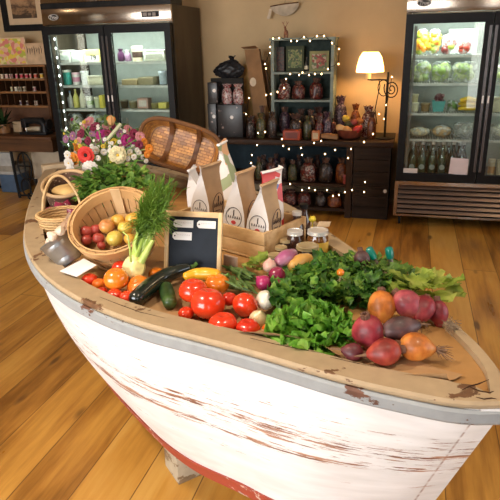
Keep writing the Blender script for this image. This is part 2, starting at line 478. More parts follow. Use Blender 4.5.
for side, nm in ((1, 'near'), (-1, 'far')):
    o = sweep(rail_pts(side, .058, .012, .986, 1.003), 'gunwale_cap', CAPW); o['label'] = 'flat tan cap along the top edge of the side'
    o = sweep(rail_pts(side, .0, .016, .952, .9855), 'rub_rail', GREY); o['label'] = 'chipped grey rubbing rail below the cap'
    mm = MB()
    def strip_pts(s):
        P = [hull_pt(s, t, side) for t in (0.0, .03, .06)]
        n = nrm_at(side, s); 
        return [P[0]-n*.01+V((0, 0, -.012)), P[0]+n*.007+V((0, 0, -.012)), P[1]+n*.007, P[2]+n*.005, P[2]-n*.01]
    mm.rings([strip_pts(s) for s in SS]); mm.build('bottom_stripe', REDP, boat)['label'] = 'worn red painted strip along the bottom edge'
# stern cap, thwart beam
a, b = bp(SEND+.01, near_g(SEND), 1), bp(SEND+.01, far_g(SEND), 1)
MB().box((a+b)/2+V((0, 0, .0)), ((a-b).length+.05, .06, .05), Matrix.Rotation(math.atan2((a-b).y, (a-b).x), 3, 'Z'), bevel=.006).build('stern_cap', CAPW, boat)
# inner decks
def deck(s0, s1, z, name, m, th=.012, ins=.02):
    mm = MB(); n = 24; P = []
    ss = [s0+(s1-s0)*i/n for i in range(n+1)]
    P = [bp(s, max(near_g(s)-ins-.012*1, .005), z) for s in ss] + [bp(s, min(far_g(s)+ins, -.005), z) for s in reversed(ss)]
    return mm.poly(P, th, (0, 0, 1)).build(name, m, boat)
M_DECKW = rail_mat('ply_deck', (.44, .235, .08), (.22, .11, .04), .70, .6)
D = .965
deck(.30, 1.56, D-.012, 'front_deck', M_DECKW)
DB = .990
deck(.012, .52, DB-.014, 'bow_deck', M_DECKW, ins=.012)
DS = .925
deck(1.50, 2.74, DS-.012, 'stern_deck', wood('orange_deck', (.50, .25, .07), (.30, .13, .03), 0, 10), ins=.04)
MB().box((bp(1.53, .53, .93)+bp(1.53, -.45, .93))/2, (.98, .016, .1), Matrix.Rotation(math.atan2(NV.y, NV.x), 3, 'Z')).build('riser', M_DECKW, boat)
# posts carrying the boat
M_POST = rail_mat('pale_weathered_post', (.50, .44, .32), (.30, .21, .12), .53, .8)
def post(s, h, top, label):
    w = .135; mm = MB()
    rot = Matrix.Rotation(math.atan2(AX.y, AX.x), 3, 'Z')
    c = bp(s, h, top/2)
    mm.box(c, (w, w, top), rot, bevel=.004)
    o = mm.build('support_post', M_POST); recenter(o, bp(s, h, 0)); return tag(o, label, 'post')
post(1.225, .14, .412, 'pale weathered square timber post under the boat, standing on the plank floor')
# dark splits in the wood at the bow
def crack(px, z=1.0036, w=.0022):
    P = [at_z(u, v, z) for u, v in px]; cm = MB(); cm.tube(P, [w*.4]+[w]*(len(P)-2)+[w*.3], 5, flat=.4, up=V((0, 0, 1))); cm.build('wood_split', mat('split_dark', (.05, .022, .012), .9), boat)
crack([(462, 390), (470, 386), (478, 384), (489, 379.5)]); crack([(470, 387), (480, 391), (490, 392.5), (494, 391)]); crack([(476, 397), (484, 399), (492, 398), (497, 399)]); crack([(250, 338), (275, 344), (300, 349), (322, 353)], w=.0012); crack([(330, 357), (352, 362), (380, 368)], w=.0012); crack([(100, 297), (118, 304), (140, 312), (165, 318)], w=.0012)
# ------------------------------------------------------------------ display fridges
FY = 5.25; FW = 1.375; FD = .78
ZG, ZB, ZT, ZH = .10, .442, 1.84, 2.0
M_LED = emit('led_strip', (.92, 1, .95), 7)
M_WIRE = mat('white_wire', (.62, .64, .6), .4, .2)
M_GASKET = mat('black_gasket', (.006, .006, .007), .45, spec=.2)
def fridge(x0, shelves, name_label, lit):
    f = thing('display_fridge', name_label, 'fridge', (x0+FW/2, FY+FD/2, 0))
    x1 = x0+FW; y1 = FY+FD; t = .045
    m = MB()
    m.bx(x0, x0+t, FY+.05, y1, ZG+.02, ZH, 0); m.bx(x1-t, x1, FY+.05, y1, ZG+.02, ZH, 0)
    m.bx(x0+t, x1-t, y1-t, y1, ZG+.02, ZH, 0); m.bx(x0+t, x1-t, FY+.05, y1-t, ZH-.05, ZH, 0); m.bx(x0+t, x1-t, FY+.05, y1-t, ZB-.05, ZB-.005, 0)
    m.build('cabinet', M_STEELD, f)
    MB().bx(x0+t+.001, x1-t-.001, y1-t-.012, y1-t-.002, ZB, ZT).build('liner', M_FRWALL, f)
    hd = MB().bx(x0, x1, FY+.012, FY+.05, ZT+.012, ZH, bevel=.004).build('header_panel', M_STEEL, f)
    MB().bx(x0, x1, FY+.014, FY+.30, ZH+.001, ZH+.05).build('top_trim', M_BLACK, f)
    MB().bx(x0, x1, FY+.02, FY+.32, ZH+.051, ZH+.14, bevel=.004).build('compressor_cover', M_STEEL, f)
    # maker's oval badge
    bc = V((x0+.135, FY+.011, ZT+.085)); e = MB()
    def ell(rx, rz, y0, y1):
        return [[V((bc.x+rx*math.cos(a), yy, bc.z+rz*math.sin(a))) for a in [2*PI*k/28 for k in range(28)]] for yy in (y0, y1)]
    e.rings(ell(.058, .030, FY+.012, FY+.007)); bd = e.build('badge', M_BLACK, f); bd['label'] = 'black oval badge with white script'
    e = MB(); A = ell(.054, .0265, FY+.0068, FY+.0055); Bq = ell(.050, .0235, FY+.0068, FY+.0055)
    ar = [A[0], A[1], Bq[1], Bq[0], A[0]]; e.rings(ar, True, False, False); e.build('badge_ring', M_WHITE, bd)
    text_mesh('True', .042, basis(V((1, 0, 0)), V((0, 0, 1)), V((0, -1, 0)), V((bc.x-.002, FY+.0055, bc.z-.001))), 'badge_lettering', M_WHITE, bd, shear=.25)
    # small control window on the right of the header
    cp = MB().bx(x1-.30, x1-.12, FY+.008, FY+.013, ZT+.055, ZT+.105).build('control_panel', M_BLACK, f)
    MB().bx(x1-.285, x1-.245, FY+.006, FY+.0085, ZT+.065, ZT+.095).bx(x1-.232, x1-.20, FY+.006, FY+.0085, ZT+.068, ZT+.092).bx(x1-.187, x1-.155, FY+.006, FY+.0085, ZT+.065, ZT+.095).build('control_display', mat('display_grey', (.25, .22, .2), .4), cp)
    # doors
    for k in range(2):
        a = x0+.004+k*(FW/2); b = a+FW/2-.008; w = .062
        d = MB(); d.bx(a, a+w, FY-.03, FY+.02, ZB, ZT); d.bx(b-w, b, FY-.03, FY+.02, ZB, ZT)
        d.bx(a+w, b-w, FY-.03, FY+.02, ZT-.075, ZT); d.bx(a+w, b-w, FY-.03, FY+.02, ZB, ZB+.07)
        dr = d.build('door', M_GASKET, f); dr['label'] = ('left' if k == 0 else 'right') + ' glass door in a black frame'
        MB().bx(a+w, b-w, FY-.012, FY-.006, ZB+.07, ZT-.075).build('pane', M_PANE, dr)
        hx = b-.018 if k == 0 else a+.018
        MB().bx(hx-.011, hx+.011, FY-.036, FY-.030, ZB+.1, ZT-.1).build('handle_strip', mat('dark_steel_strip', (.10, .095, .10), .25, .8), dr)
        MB().bx(hx-.006, hx+.006, FY-.040, FY-.036, 1.13, 1.19).build('lock_plate', M_WHITE, dr)
        # led strip on the hinge side of each door
        lx = a+w+.02 if k == 0 else b-w-.02
        l = MB().bx(lx-.012, lx+.012, FY+.055, FY+.075, ZB+.08, ZT-.09).build('light_rail', mat('rail_grey', (.2, .2, .19), .4, .5), f)
        for j in range(14 if (k == 0 and x0 < -1) else 0):
            zz = ZB+.14+j*.088
            MB().ball((lx, FY+.052, zz), (.008, .004, .013), 6, 4).build('led', M_LED, l)
    MB().bx(x0+FW/2-.02, x0+FW/2+.02, FY+.06, FY+.10, ZB, ZT).build('centre_post', M_FRWALL, f)
    for z in shelves:
        s = MB(); s.bx(x0+t+.004, x1-t-.004, FY+.085, FY+.10, z-.022, z-.002)
        s.bx(x0+t+.004, x1-t-.004, y1-.1, y1-.09, z-.012, z-.002)
        n = 56
        for i in range(n+1):
            xx = x0+t+.01+(FW-2*t-.02)*i/n; s.bx(xx-.003, xx+.003, FY+.10, y1-.1, z-.008, z-.002)
        s.build('wire_shelf', M_WIRE, f)
    # louvred base
    MB().bx(x0+.002, x1-.002, FY+.041, FY+.06, ZG, ZB-.012).build('base_backing', M_BLKMAT, f)
    g = MB(); g.bx(x0, x0+.03, FY, FY+.04, ZG, ZB-.012); g.bx(x1-.03, x1, FY, FY+.04, ZG, ZB-.012); g.bx(x0+.03, x1-.03, FY, FY+.04, ZB-.045, ZB-.012); g.bx(x0+.03, x1-.03, FY, FY+.04, ZG, ZG+.02)
    gr = g.build('base_panel', M_STEEL, f)
    lv = MB(); nl = 6
    for i in range(nl):
        zz = ZG+.022+(ZB-.045-ZG-.022)*(i+.5)/nl
        lv.box(((x0+x1)/2, FY+.02, zz), (FW-.064, .004, .036), Matrix.Rotation(R(-38), 3, 'X'))
    lv.build('louvres', mat('louvre_steel', (.30, .235, .21), .3, .9, scale=4), gr)
    for cx in (x0+.06, x1-.06):
        for cy in (FY+.08, y1-.08):
            c = MB(); c.tube([(cx-.012, cy, .042), (cx+.012, cy, .042)], .04, 14); c.bx(cx-.02, cx+.02, cy-.02, cy+.02, .07, ZG+.03); c.build('caster', M_BLKMAT, f)
    for nm, xx in (('a', x0+FW*.26), ('b', x0+FW*.74)):
        d = bpy.data.lights.new('fridge_lamp', 'AREA'); d.shape = 'RECTANGLE'; d.size = .5; d.size_y = .06; d.energy = lit; d.color = (.93, 1, .96)
        o = bpy.data.objects.new('fridge_lamp', d); C.objects.link(o); o.location = (xx, FY+.11, ZT-.06); o.rotation_euler = (R(32), 0, 0)
    return f
LX, RX = -3.574, -.0918
YC = FY+.22                                  # front row of goods
def shelf_z(u, v): return at_y(u, v, FY+.09).z
LSH = [shelf_z(85, 62.5), shelf_z(85, 85.5), shelf_z(85, 109)]
LSH.append(LSH[2]-.30)
RSH = [shelf_z(440, 55), shelf_z(440, 83), shelf_z(435, 113), shelf_z(430, 139)]
fridge(LX, LSH, 'double glass-door fridge at the left, behind the flowers, stocked with tubs and jars', 7)
fridge(RX, RSH, 'double glass-door fridge at the right, cut off by the frame, stocked with vegetables and bottles', 8)

# ---- goods in the fridges: name, label, category, group, u0,u1,v-top, shelf z, kind, colours
def col_m(c, rough=.5): return mat('good_%.2f_%.2f_%.2f' % c, c, rough, var=.07, scale=40)
def span(u0, u1, vt, z, y=YC):
    um = (u0+u1)/2; p = at_y(um, vt, y); a = at_y(u0, vt, y).x; b = at_y(u1, vt, y).x
    return p.x, b-a, max(p.z-z, .03)
def tub(name, label, cat, u0, u1, vt, z, c, lid=None, band=None, y=YC, group=None, sq=False):
    x, w, h = span(u0, u1, vt, z, y); t = thing(name, label, cat, (x, y, z), group); r = w/2; z += .001
    if sq:
        MB().bx(x-r, x+r, y-.05, y+.05, z, z+h*.86, bevel=.006).build('body', col_m(c), t)
        MB().bx(x-r-.003, x+r+.003, y-.053, y+.053, z+h*.86, z+h, bevel=.004).build('lid', col_m(lid or c), t)
        if band: MB().bx(x-r*.8, x+r*.8, y-.053, y-.0502, z+h*.2, z+h*.6).build('label_panel', col_m(band), t)
    else:
        T = Matrix.Translation((x, y, z))
        MB().lathe([(r*.84, 0), (r*.94, h*.84)], 18, T).build('body', col_m(c), t)
        MB().lathe([(r, h*.842), (r, h*.97), (r*.95, h)], 18, T).build('lid', col_m(lid or c), t)
        if band: MB().lathe([(r*.90, h*.25), (r*.94, h*.62)], 18, T, cap0=False, cap1=False).build('label_band', col_m(band), t)
    return t
def bottle(name, label, cat, u0, u1, vt, z, m, capc, y=YC, group=None, band=None):
    x, w, h = span(u0, u1, vt, z, y); t = thing(name, label, cat, (x, y, z), group); r = w/2; T = Matrix.Translation((x, y, z+.001))
    b = MB().lathe([(r*.9, 0), (r, h*.04), (r, h*.5), (r*.8, h*.62), (r*.36, h*.78), (r*.33, h*.9)], 16, T).build('body', m, t)
    MB().lathe([(r*.4, h*.9), (r*.4, h*.99), (r*.34, h)], 14, T).build('cap', col_m(capc), t)
    if band: MB().lathe([(r*1.01, h*.16), (r*1.01, h*.4)], 16, T, cap0=False, cap1=False).build('label_band', col_m(band), t)
    return t
def sack(name, label, cat, u0, u1, vt, z, mats, y=YC, group=None, lumps=None, tie=None, flare=1.0, dep=.8):
    """gathered bag: bulging body, pinched neck, flared top"""
    x, w, h = span(u0, u1, vt, z, y); t = thing(name, label, cat, (x, y, z), group); r = w/2; sd = rnd.uniform(0, 6)
    def cr(p, a):
        k = 1+.07*math.sin(3*a+sd+p.z*30)+.045*math.sin(7*a+sd*2); return V((p.x*k, p.y*k*dep, p.z))
    T = Matrix.Translation((x, y, z+.001))
    MB().lathe([(r*.72, 0), (r*.95, h*.07), (r, h*.3), (r*.95, h*.58), (r*.72, h*.74), (r*.40, h*.80)], 20, T, fn=cr).build('body', mats[0], t)
    MB().lathe([(r*.40, h*.80), (r*.55*flare, h*.9), (r*.72*flare, h)], 20, T, fn=lambda p, a: V((p.x*(1+.2*math.sin(5*a+sd)), p.y*(1+.2*math.sin(5*a+sd))*dep, p.z+.03*h*math.sin(7*a+sd)*(p.z > h*.95))), cap1=False).build('top', mats[-1], t)
    if tie: MB().lathe([(r*.42, h*.785), (r*.45, h*.80), (r*.42, h*.815)], 16, T).build('tie', tie, t)
    return t
def pile_bag(name, label, u0, u1, vt, z, fill, n, y=YC, group=None, cat='bag', size=.035, film=None, boxy=False):
    """clear plastic bag over lumps of produce"""
    x, w, h = span(u0, u1, vt, z, y); t = thing(name, label, cat, (x, y, z), group); r = w/2; m = MB()
    for i in range(n):
        a = rnd.uniform(0, 6.28); rr = r*.6*math.sqrt(rnd.random()); s = size*rnd.uniform(.8, 1.15)
        m.ball((x+rr*math.cos(a), y+rr*math.sin(a)*.6, z+s+rnd.random()*max(h*.97-2*s, .002)), (s, s, s*rnd.uniform(.8, 1.3)), 10, 7, Matrix.Rotation(rnd.uniform(0, 3), 3, 'Y'), mi=rnd.randrange(len(fill)))
    m.build('contents', fill, t); sd = rnd.uniform(0, 6)
    T = Matrix.Translation((x, y, z+.001))
    MB().lathe([(r*.92, 0), (r*1.04, h*.08), (r*1.04, h*.72), (r*.93, h*.92), (r*.6, h)], 18, T, fn=lambda p, a: V((p.x*(1+.05*math.sin(5*a+sd)), p.y*.72*(1+.05*math.sin(4*a+sd)), p.z))).build('film', film or M_POLY, t)
    return t
def carton(name, label, cat, u0, u1, vt, z, c, y=YC, dep=.10, face=None, group=None, rz=0):
    x, w, h = span(u0, u1, vt, z, y); t = thing(name, label, cat, (x, y, z), group); z += .001
    MB().bx(x-w/2, x+w/2, y-dep/2, y+dep/2, z, z+h, bevel=.003).build('box', col_m(c), t)
    if face: MB().bx(x-w*.36, x+w*.36, y-dep/2-.002, y-dep/2-.0003, z+h*.2, z+h*.8).build('front_label', col_m(face), t)
    return t
G1 = 'tubs and jars in the left fridge'
a, b, c_, d_ = LSH
tub('tub', 'small white tub at the left end of the left fridge\'s top shelf', 'tub', 61, 72, 50, a, (.74, .73, .66), band=(.45, .5, .45), sq=True)
tub('tub', 'pale grey-lidded tub second on the left fridge\'s top shelf', 'tub', 73, 84, 50.5, a, (.66, .70, .66), (.8, .8, .76), sq=True)
t = carton('carton', 'white carton with a yellow panel and dark figures on the left fridge\'s top shelf', 'carton', 86, 101, 49.5, a, (.78, .70, .20), face=None)
x, w, h = span(86, 101, 49.5, a)
MB().bx(x-w/2+.004, x+w/2-.004, YC-.053, YC-.0505, a+.004, a+h*.52).build('front_label', M_WHITE, t)
text_mesh('79', h*.62, basis(V((1, 0, 0)), V((0, 0, 1)), V((0, -1, 0)), V((x+.015, YC-.0535, a+h*.33))), 'price_figures', M_BLACK, t)
tub('jar', 'teal and white jar on the left fridge\'s second shelf', 'jar', 62, 70.5, 70, b, (.05, .42, .34), (.78, .8, .7))
tub('tub', 'white tub with a pink band on the left fridge\'s second shelf', 'tub', 72, 79.5, 72.5, b, (.74, .72, .68), (.70, .45, .50), (.6, .25, .35))
tub('tub', 'pale grey tub behind the window reflection on the left fridge\'s second shelf', 'tub', 80.5, 88, 71, b, (.7, .74, .74))
tub('tub', 'wide cream tub on the left fridge\'s second shelf beside the door post', 'tub', 89, 103, 75.5, b, (.72, .70, .50), (.78, .77, .62), sq=True)
bottle('bottle', 'small white bottle at the left of the left fridge\'s third shelf', 'bottle', 62, 67, 88, c_, col_m((.78, .8, .78)), (.7, .75, .85))
bottle('bottle', 'slim white bottle with a blue cap on the left fridge\'s third shelf', 'bottle', 67.5, 71.5, 91, c_, col_m((.76, .78, .74)), (.2, .3, .6))
bottle('bottle', 'yellow bottle on the left fridge\'s third shelf', 'bottle', 72.3, 77.5, 89, c_, col_m((.66, .62, .16)), (.75, .7, .3))
bottle('bottle', 'cream bottle beside the yellow bottle on the left fridge\'s third shelf', 'bottle', 78.5, 84, 88, c_, col_m((.72, .70, .52)), (.8, .8, .7))
tub('tub', 'white tub with a green band on the left fridge\'s third shelf', 'tub', 86, 93, 96, c_, (.74, .75, .66), band=(.35, .5, .2))
tub('tub', 'small pale green stacked tub on the left fridge\'s third shelf', 'tub', 94, 100.5, 97, c_, (.55, .62, .38), (.75, .76, .6))
carton('carton', 'narrow yellow carton by the door post on the left fridge\'s third shelf', 'carton', 101, 104.5, 95, c_, (.72, .62, .08))
lt = [mat('leaf_pale', (.45, .55, .22), .6), mat('cauli', (.75, .75, .58), .7)]
pile_bag('produce_bag', 'bag of pale green and white vegetables low in the left fridge', 66, 82, 113, d_, lt, 16, size=.04)
pile_bag('produce_bag', 'second bag of pale vegetables low in the left fridge beside the door post', 86, 105, 114, d_, lt, 16, size=.04)
# right hand door of the left fridge
sack('bag', 'dark purple bag at the left of the top shelf, right door of left fridge', 'bag', 117, 123.5, 49, a, [mat('purple_bag', (.09, .03, .08), .4)])
sack('bag', 'mauve and white bag on the top shelf, right door of left fridge', 'bag', 124, 130.5, 50, a, [mat('mauve_bag', (.35, .2, .32), .4), M_WHITE])
tub('tub', 'tall cream tub with a dark band on top shelf, right door of left fridge', 'tub', 131.5, 142, 46, a, (.70, .62, .42), (.72, .66, .48), (.08, .05, .04))
tub('container', 'wide clear container with labels on top shelf, right door of left fridge', 'container', 145, 166, 49.5, a, (.62, .64, .52), (.76, .76, .68), (.30, .30, .24), sq=True)
carton('tray', 'flat tan tray of packs on the second shelf, right door of left fridge', 'tray', 126, 141, 79, b, (.45, .36, .18), dep=.2)
carton('tray', 'darker flat tray beside the tan one, right door of left fridge', 'tray', 142, 157, 77, b, (.33, .29, .16), dep=.2)
tub('jar', 'bluish clear jar on the second shelf, right door of left fridge', 'jar', 158.5, 167, 71, b, (.45, .55, .6), (.55, .62, .68))
tub('jar', 'dark jar at the left of third shelf, right door of left fridge', 'jar', 120.5, 128, 100, c_, (.12, .09, .05), (.4, .38, .28))
tub('jar', 'dark olive jar on third shelf, right door of left fridge', 'jar', 129, 137, 101, c_, (.2, .17, .07), (.32, .3, .2))
carton('carton', 'pink carton with pale labels on third shelf, right door of left fridge', 'carton', 139, 149.5, 98, c_, (.62, .38, .30), face=(.75, .68, .6))
tub('tub', 'low olive tub on third shelf, right door of left fridge', 'tub', 151, 159, 103, c_, (.28, .25, .08), (.4, .36, .16))
carton('carton', 'yellow carton at the right end of third shelf, right door of left fridge', 'carton', 160, 168, 102.5, c_, (.72, .64, .12))
for i, (u, l) in enumerate(((119.5, 'left'), (125, 'right'))):
    bottle('bottle', '%s one of two small white bottles low behind the right door of left fridge' % l, 'bottle', u, u+4, 118, d_, col_m((.7, .72, .72)), (.75, .75, .75), group='white bottles low in the left fridge')

a, b, c_, d_ = RSH
pep = [mat('pepper_yellow', (.75, .40, .03), .35), mat('pepper_orange', (.72, .22, .02), .35), mat('pepper_green', (.30, .35, .05), .4)]
red = [mat('pepper_red', (.30, .03, .015), .35), mat('pepper_dark', (.16, .02, .02), .4)]
pile_bag('produce_bag', 'clear bag of yellow and orange peppers, left one on right fridge\'s top shelf', 417, 428.5, 29, a, pep, 38)
pile_bag('produce_bag', 'clear bag of yellow and orange peppers, right one on right fridge\'s top shelf', 429.5, 441, 29, a, pep, 38)
pile_bag('produce_bag', 'bag of dark red peppers on the right fridge\'s top shelf', 443, 457, 34, a, red+pep[2:], 22)
pile_bag('produce_bag', 'low bag of dark red chillies at the right of the right fridge\'s top shelf', 458, 472, 41, a, red, 18)
carton('carton', 'white carton at the back of the right fridge\'s top shelf', 'carton', 449, 478, 29, a, (.74, .78, .72), y=YC+.28)
pale = [mat('lettuce_pale', (.38, .48, .16), .6), mat('lettuce_light', (.52, .60, .28), .6), mat('lettuce_mid', (.24, .36, .09), .6)]
for i, (u0, u1, vt, l) in enumerate(((409, 431, 60, 'left'), (432, 452, 61, 'middle'), (453, 478, 61.5, 'right'))):
    pile_bag('lettuce_bag', '%s one of three plastic bags of lettuce on the right fridge\'s second shelf' % l, u0, u1, vt, b, pale, 24, group='lettuce bags', size=.042)
t = tub('tub', 'lower cream tub of a stack of two on the right fridge\'s third shelf', 'tub', 408.5, 419.5, 102.5, c_, (.76, .74, .50), (.80, .79, .6))
x, w, h = span(408.5, 419.5, 102.5, c_)
tub('tub', 'upper yellowish tub of a stack of two on the right fridge\'s third shelf', 'tub', 409, 419, 94, c_+h+.002, (.70, .66, .34), (.74, .72, .42))
tub('jar', 'squat brown jar beside the stacked tubs in the right fridge', 'jar', 421, 430.5, 103, c_, (.25, .16, .06), (.36, .28, .14))
def punnet(name, label, u0, u1, vt, z, c, fill, n, sz, y=YC):
    x, w, h = span(u0, u1, vt, z, y); t = thing(name, label, 'basket', (x, y, z)); r = w/2; hb = h*.55
    m = MB(); T = Matrix.Translation((x, y, z+.001)) @ Matrix.Rotation(R(45), 4, 'Z')
    m.lathe([(r*1.0, 0), (r*1.35, hb), (r*1.28, hb), (r*.95, .006)], 4, T); m.build('basket', col_m(c), t)
    m = MB()
    for i in range(n):
        m.ball((x+jit(r*.7), y+jit(.035), z+hb+rnd.uniform(-.01, h*.35)), sz*rnd.uniform(.8, 1.1), 9, 6, mi=rnd.randrange(len(fill)))
    m.build('contents', fill, t); return t
punnet('punnet', 'teal punnet of dark purple fruit on the right fridge\'s third shelf', 432.5, 446.5, 92, c_, (.10, .42, .40), [mat('plum', (.12, .04, .05), .3), mat('plum_pale', (.35, .2, .2), .4)], 22, .018)
pile_bag('greens_bag', 'small bag of dark green leaves on the right fridge\'s third shelf', 447.5, 458, 100, c_, [mat('leaf_dark', (.05, .14, .02), .5), mat('leaf_mid2', (.10, .24, .04), .5)], 20, size=.025)
t = thing('squash_pile', 'yellow summer squash lying in a tray on the right fridge\'s third shelf', 'squash', at_y(468, 112, YC)); 
m = MB()
x, w, h = span(459, 478, 96, c_)
for i in range(9):
    z = c_+.025+.035*(i//3); m.tube([(x-w*.42+jit(.01), YC-.04+.04*(i % 3), z), (x+jit(.02), YC-.04+.04*(i % 3), z+.012), (x+w*.42, YC-.04+.04*(i % 3), z+.004)], [.012, .024, .014], 8)
m.build('squash', mat('squash_yellow', (.78, .50, .02), .4), t)
bread = [mat('crust', (.62, .42, .18), .7), mat('crumb', (.74, .62, .38), .75)]
for u0, u1, vt, l in ((408, 431, 126, 'cream loaf in a bag at the left of the right fridge\'s fourth shelf'), (432, 453, 124, 'browner loaf in a bag in the middle of the right fridge\'s fourth shelf')):
    x, w, h = span(u0, u1, vt, d_); t = thing('bagged_loaf', l, 'bread', (x, YC, d_))
    MB().ball((x, YC, d_+h*.45), (w*.47, .07, h*.44), 18, 10, fn=lambda p, a, tt: V((p.x, p.y, p.z*(1+.08*math.sin(p.x*9))))).build('loaf', bread[1] if u0 < 420 else bread[0], t)
    MB().ball((x, YC, d_+h*.5), (w*.5, .085, h*.49), 18, 10, fn=lambda p, a, tt: V((p.x*(1+.03*math.sin(8*a)), p.y, p.z))).build('film', M_POLY, t)
pile_bag('produce_bag', 'crinkled clear bag at the right of the right fridge\'s fourth shelf', 454, 477, 122, d_, [mat('pale_film', (.6, .64, .56), .4)], 6, size=.03)
GB = glass('bottle_glass', (.55, .74, .62), .12, .05); GBD = glass('bottle_glass_dark', (.18, .30, .20), .12, .05)
zb = ZB+.002
bl = ['first from the left', 'second from the left', 'third from the left', 'fourth from the left', 'fifth, dark', 'sixth, dark']
for i, u in enumerate((413.5, 423.5, 434, 444, 454.5, 464.5)):
    x, w, h = span(u-4.6, u+4.6, 141, zb)
    t = bottle('glass_bottle', 'green glass bottle with white cap at the bottom of right fridge, %s' % bl[i], 'bottle', u-4.6, u+4.6, 141, zb, GB if i < 4 else GBD, (.8, .8, .78), group='glass bottles')
    MB().lathe([(w*.42, .004), (w*.42, h*.46), (w*.3, h*.58)], 14, Matrix.Translation((x, YC, zb+.002))).build('drink', mat('drink_pale' if i < 4 else 'drink_dark', (.16, .25, .19) if i < 4 else (.02, .05, .02), .2), t)
    if i < 4:
        e = MB(); q = [V((x+w*.3*math.cos(k*PI/9), YC-w*.515, zb+h*.27+w*.3*math.sin(k*PI/9))) for k in range(18)]
        e.poly(q, .001, (0, -1, 0)); e.build('emblem', col_m((.55, .64, .58)), t)
for i, u in enumerate((418, 428.5, 439, 449.5, 460)):
    bottle('glass_bottle', 'dark green bottle, second row in right fridge\'s bottom, %s' % bl[i].split(',')[0], 'bottle', u-4, u+4, 142.5, zb, GBD, (.7, .7, .68), y=YC+.17, group='glass bottles, second row')
# cards stuck on the right fridge door
def card(name, label, cat, quad, Y, m, th=.002):
    P = [at_y(u, v, Y) for u, v in quad]
    o = MB().poly(P, th, (0, -1, 0)).build(name, m); c = sum(P, V())/4; recenter(o, c); return tag(o, label, cat)
card('paper_note', 'small white note low at the left of the right fridge\'s glass door', 'note', [(402, 175), (417, 175.5), (417.5, 168.5), (402.5, 168)], FY-.0135, mat('note_white', (.80, .74, .70), .7, var=.03))
card('paper_sheet', 'tilted pinkish white sheet taped low on the right fridge\'s glass door', 'paper', [(448.5, 173.5), (467, 176), (469, 159), (451, 157.5)], FY-.0135, mat('sheet_pink', (.78, .68, .70), .7, var=.03))
# what shows behind the second door of the right fridge
tub('jar', 'beige jar with an orange label low behind the right fridge\'s cut-off door', 'jar', 488.5, 496, 159, zb, (.62, .5, .3), (.7, .62, .45), (.6, .3, .1))
tub('jar', 'cream jar at the frame edge low behind the right fridge\'s cut-off door', 'jar', 497, 505, 160, zb, (.66, .58, .4), (.72, .68, .55))
pile_bag('produce_bag', 'white bag on the fourth shelf behind the right fridge\'s cut-off door', 490, 515, 124, d_, lt[1:], 8, size=.04)
tub('tub', 'cream tub on the third shelf behind the right fridge\'s cut-off door', 'tub', 491, 505, 97, c_, (.7, .68, .5), sq=True)
pile_bag('produce_bag', 'pale bag on the second shelf behind the right fridge\'s cut-off door', 492, 515, 65, b, pale[1:2]+lt[1:], 12, size=.045)
# ------------------------------------------------------------------ dark display table between the fridges
TY0, TY1, TX0, TX1, TZ = 5.40, 6.02, -2.02, -.13, .752
tb = thing('display_table', 'long dark wooden display table with two lower shelves between the fridges', 'table', ((TX0+TX1)/2, (TY0+TY1)/2, 0))
MB().bx(TX0, TX1-.0, TY0, TY1, TZ-.05, TZ, bevel=.004).build('tabletop', M_DKWOOD, tb)
for z in (.33, .085): MB().bx(TX0+.05, -.50, TY0+.03, TY1, z-.03, z).build('shelf', M_DKWOOD, tb)
for x in (TX0+.03, -.53):
    for y in (TY0+.04, TY1-.04): MB().bx(x-.03, x+.03, y-.03, y+.03, 0, TZ-.05).build('leg', M_DKWOODV, tb)
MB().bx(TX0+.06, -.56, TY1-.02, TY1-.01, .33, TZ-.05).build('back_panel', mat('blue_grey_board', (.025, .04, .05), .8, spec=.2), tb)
def crate(label, x0, x1, y0, y1, z0, z1, m, name='wooden_crate'):
    t = thing(name, label, 'crate', ((x0+x1)/2, (y0+y1)/2, z0)); w = .018
    MB().bx(x0, x1, y0, y1, z0, z0+w).build('base', m, t)
    MB().bx(x0, x0+w, y0, y1, z0+w, z1).build('end_panel', m, t); MB().bx(x1-w, x1, y0, y1, z0+w, z1).build('end_panel', m, t)
    n = 3; hh = (z1-z0-w)/n
    for yy in (y0, y1-w):
        s = MB()
        for i in range(n): s.bx(x0+w, x1-w, yy, yy+w, z0+w+i*hh+.002, z0+w+(i+1)*hh-.002)
        s.build('slatted_side', m, t)
    return t
M_CRATED = wood('dark_crate', (.034, .020, .012), (.012, .007, .005), 0, 12, .6)
c1 = crate('lower dark wooden crate on the floor under the right end of the display table', -.49, -.15, TY0+.02, TY0+.42, .002, .33, M_CRATED)
c2 = crate('upper dark wooden crate holding up the right end of the display table', -.49, -.15, TY0+.02, TY0+.42, .332, TZ-.052, M_CRATED)
P = at_y(385, 191, TY0+.0175); o = MB().lathe([(.012, 0), (.018, .004), (.018, .010), (.0, .014)], 14, basis(V((1, 0, 0)), V((0, 0, 1)), V((0, -1, 0)), P)).build('knob', M_WHITE); adopt(o, c1)
o['label'] = 'round white knob'
# ------------------------------------------------------------------ grey green bookcase on the table
KY0, KY1 = 5.66, 5.90
KX0 = at_y(271, 80, KY0).x; KX1 = at_y(333.5, 80, KY0).x; KZ = at_y(302, 40, KY0).z
kz = [at_y(302, v, KY0).z for v in (72, 100)]
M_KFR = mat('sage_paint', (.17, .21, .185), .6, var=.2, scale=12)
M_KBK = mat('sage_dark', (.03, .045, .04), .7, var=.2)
kc = thing('bookcase', 'small sage green open bookcase strung with fairy lights on the display table', 'bookcase', ((KX0+KX1)/2, (KY0+KY1)/2, TZ))
for x in (KX0, KX1-.03): MB().bx(x, x+.03, KY0, KY1, TZ+.001, KZ).build('side_panel', M_KFR, kc)
MB().bx(KX0-.012, KX1+.012, KY0-.012, KY1, KZ, KZ+.022).build('top_board', M_KFR, kc)
for z in kz: MB().bx(KX0+.03, KX1-.03, KY0, KY1-.012, z-.02, z).build('shelf', M_KFR, kc)
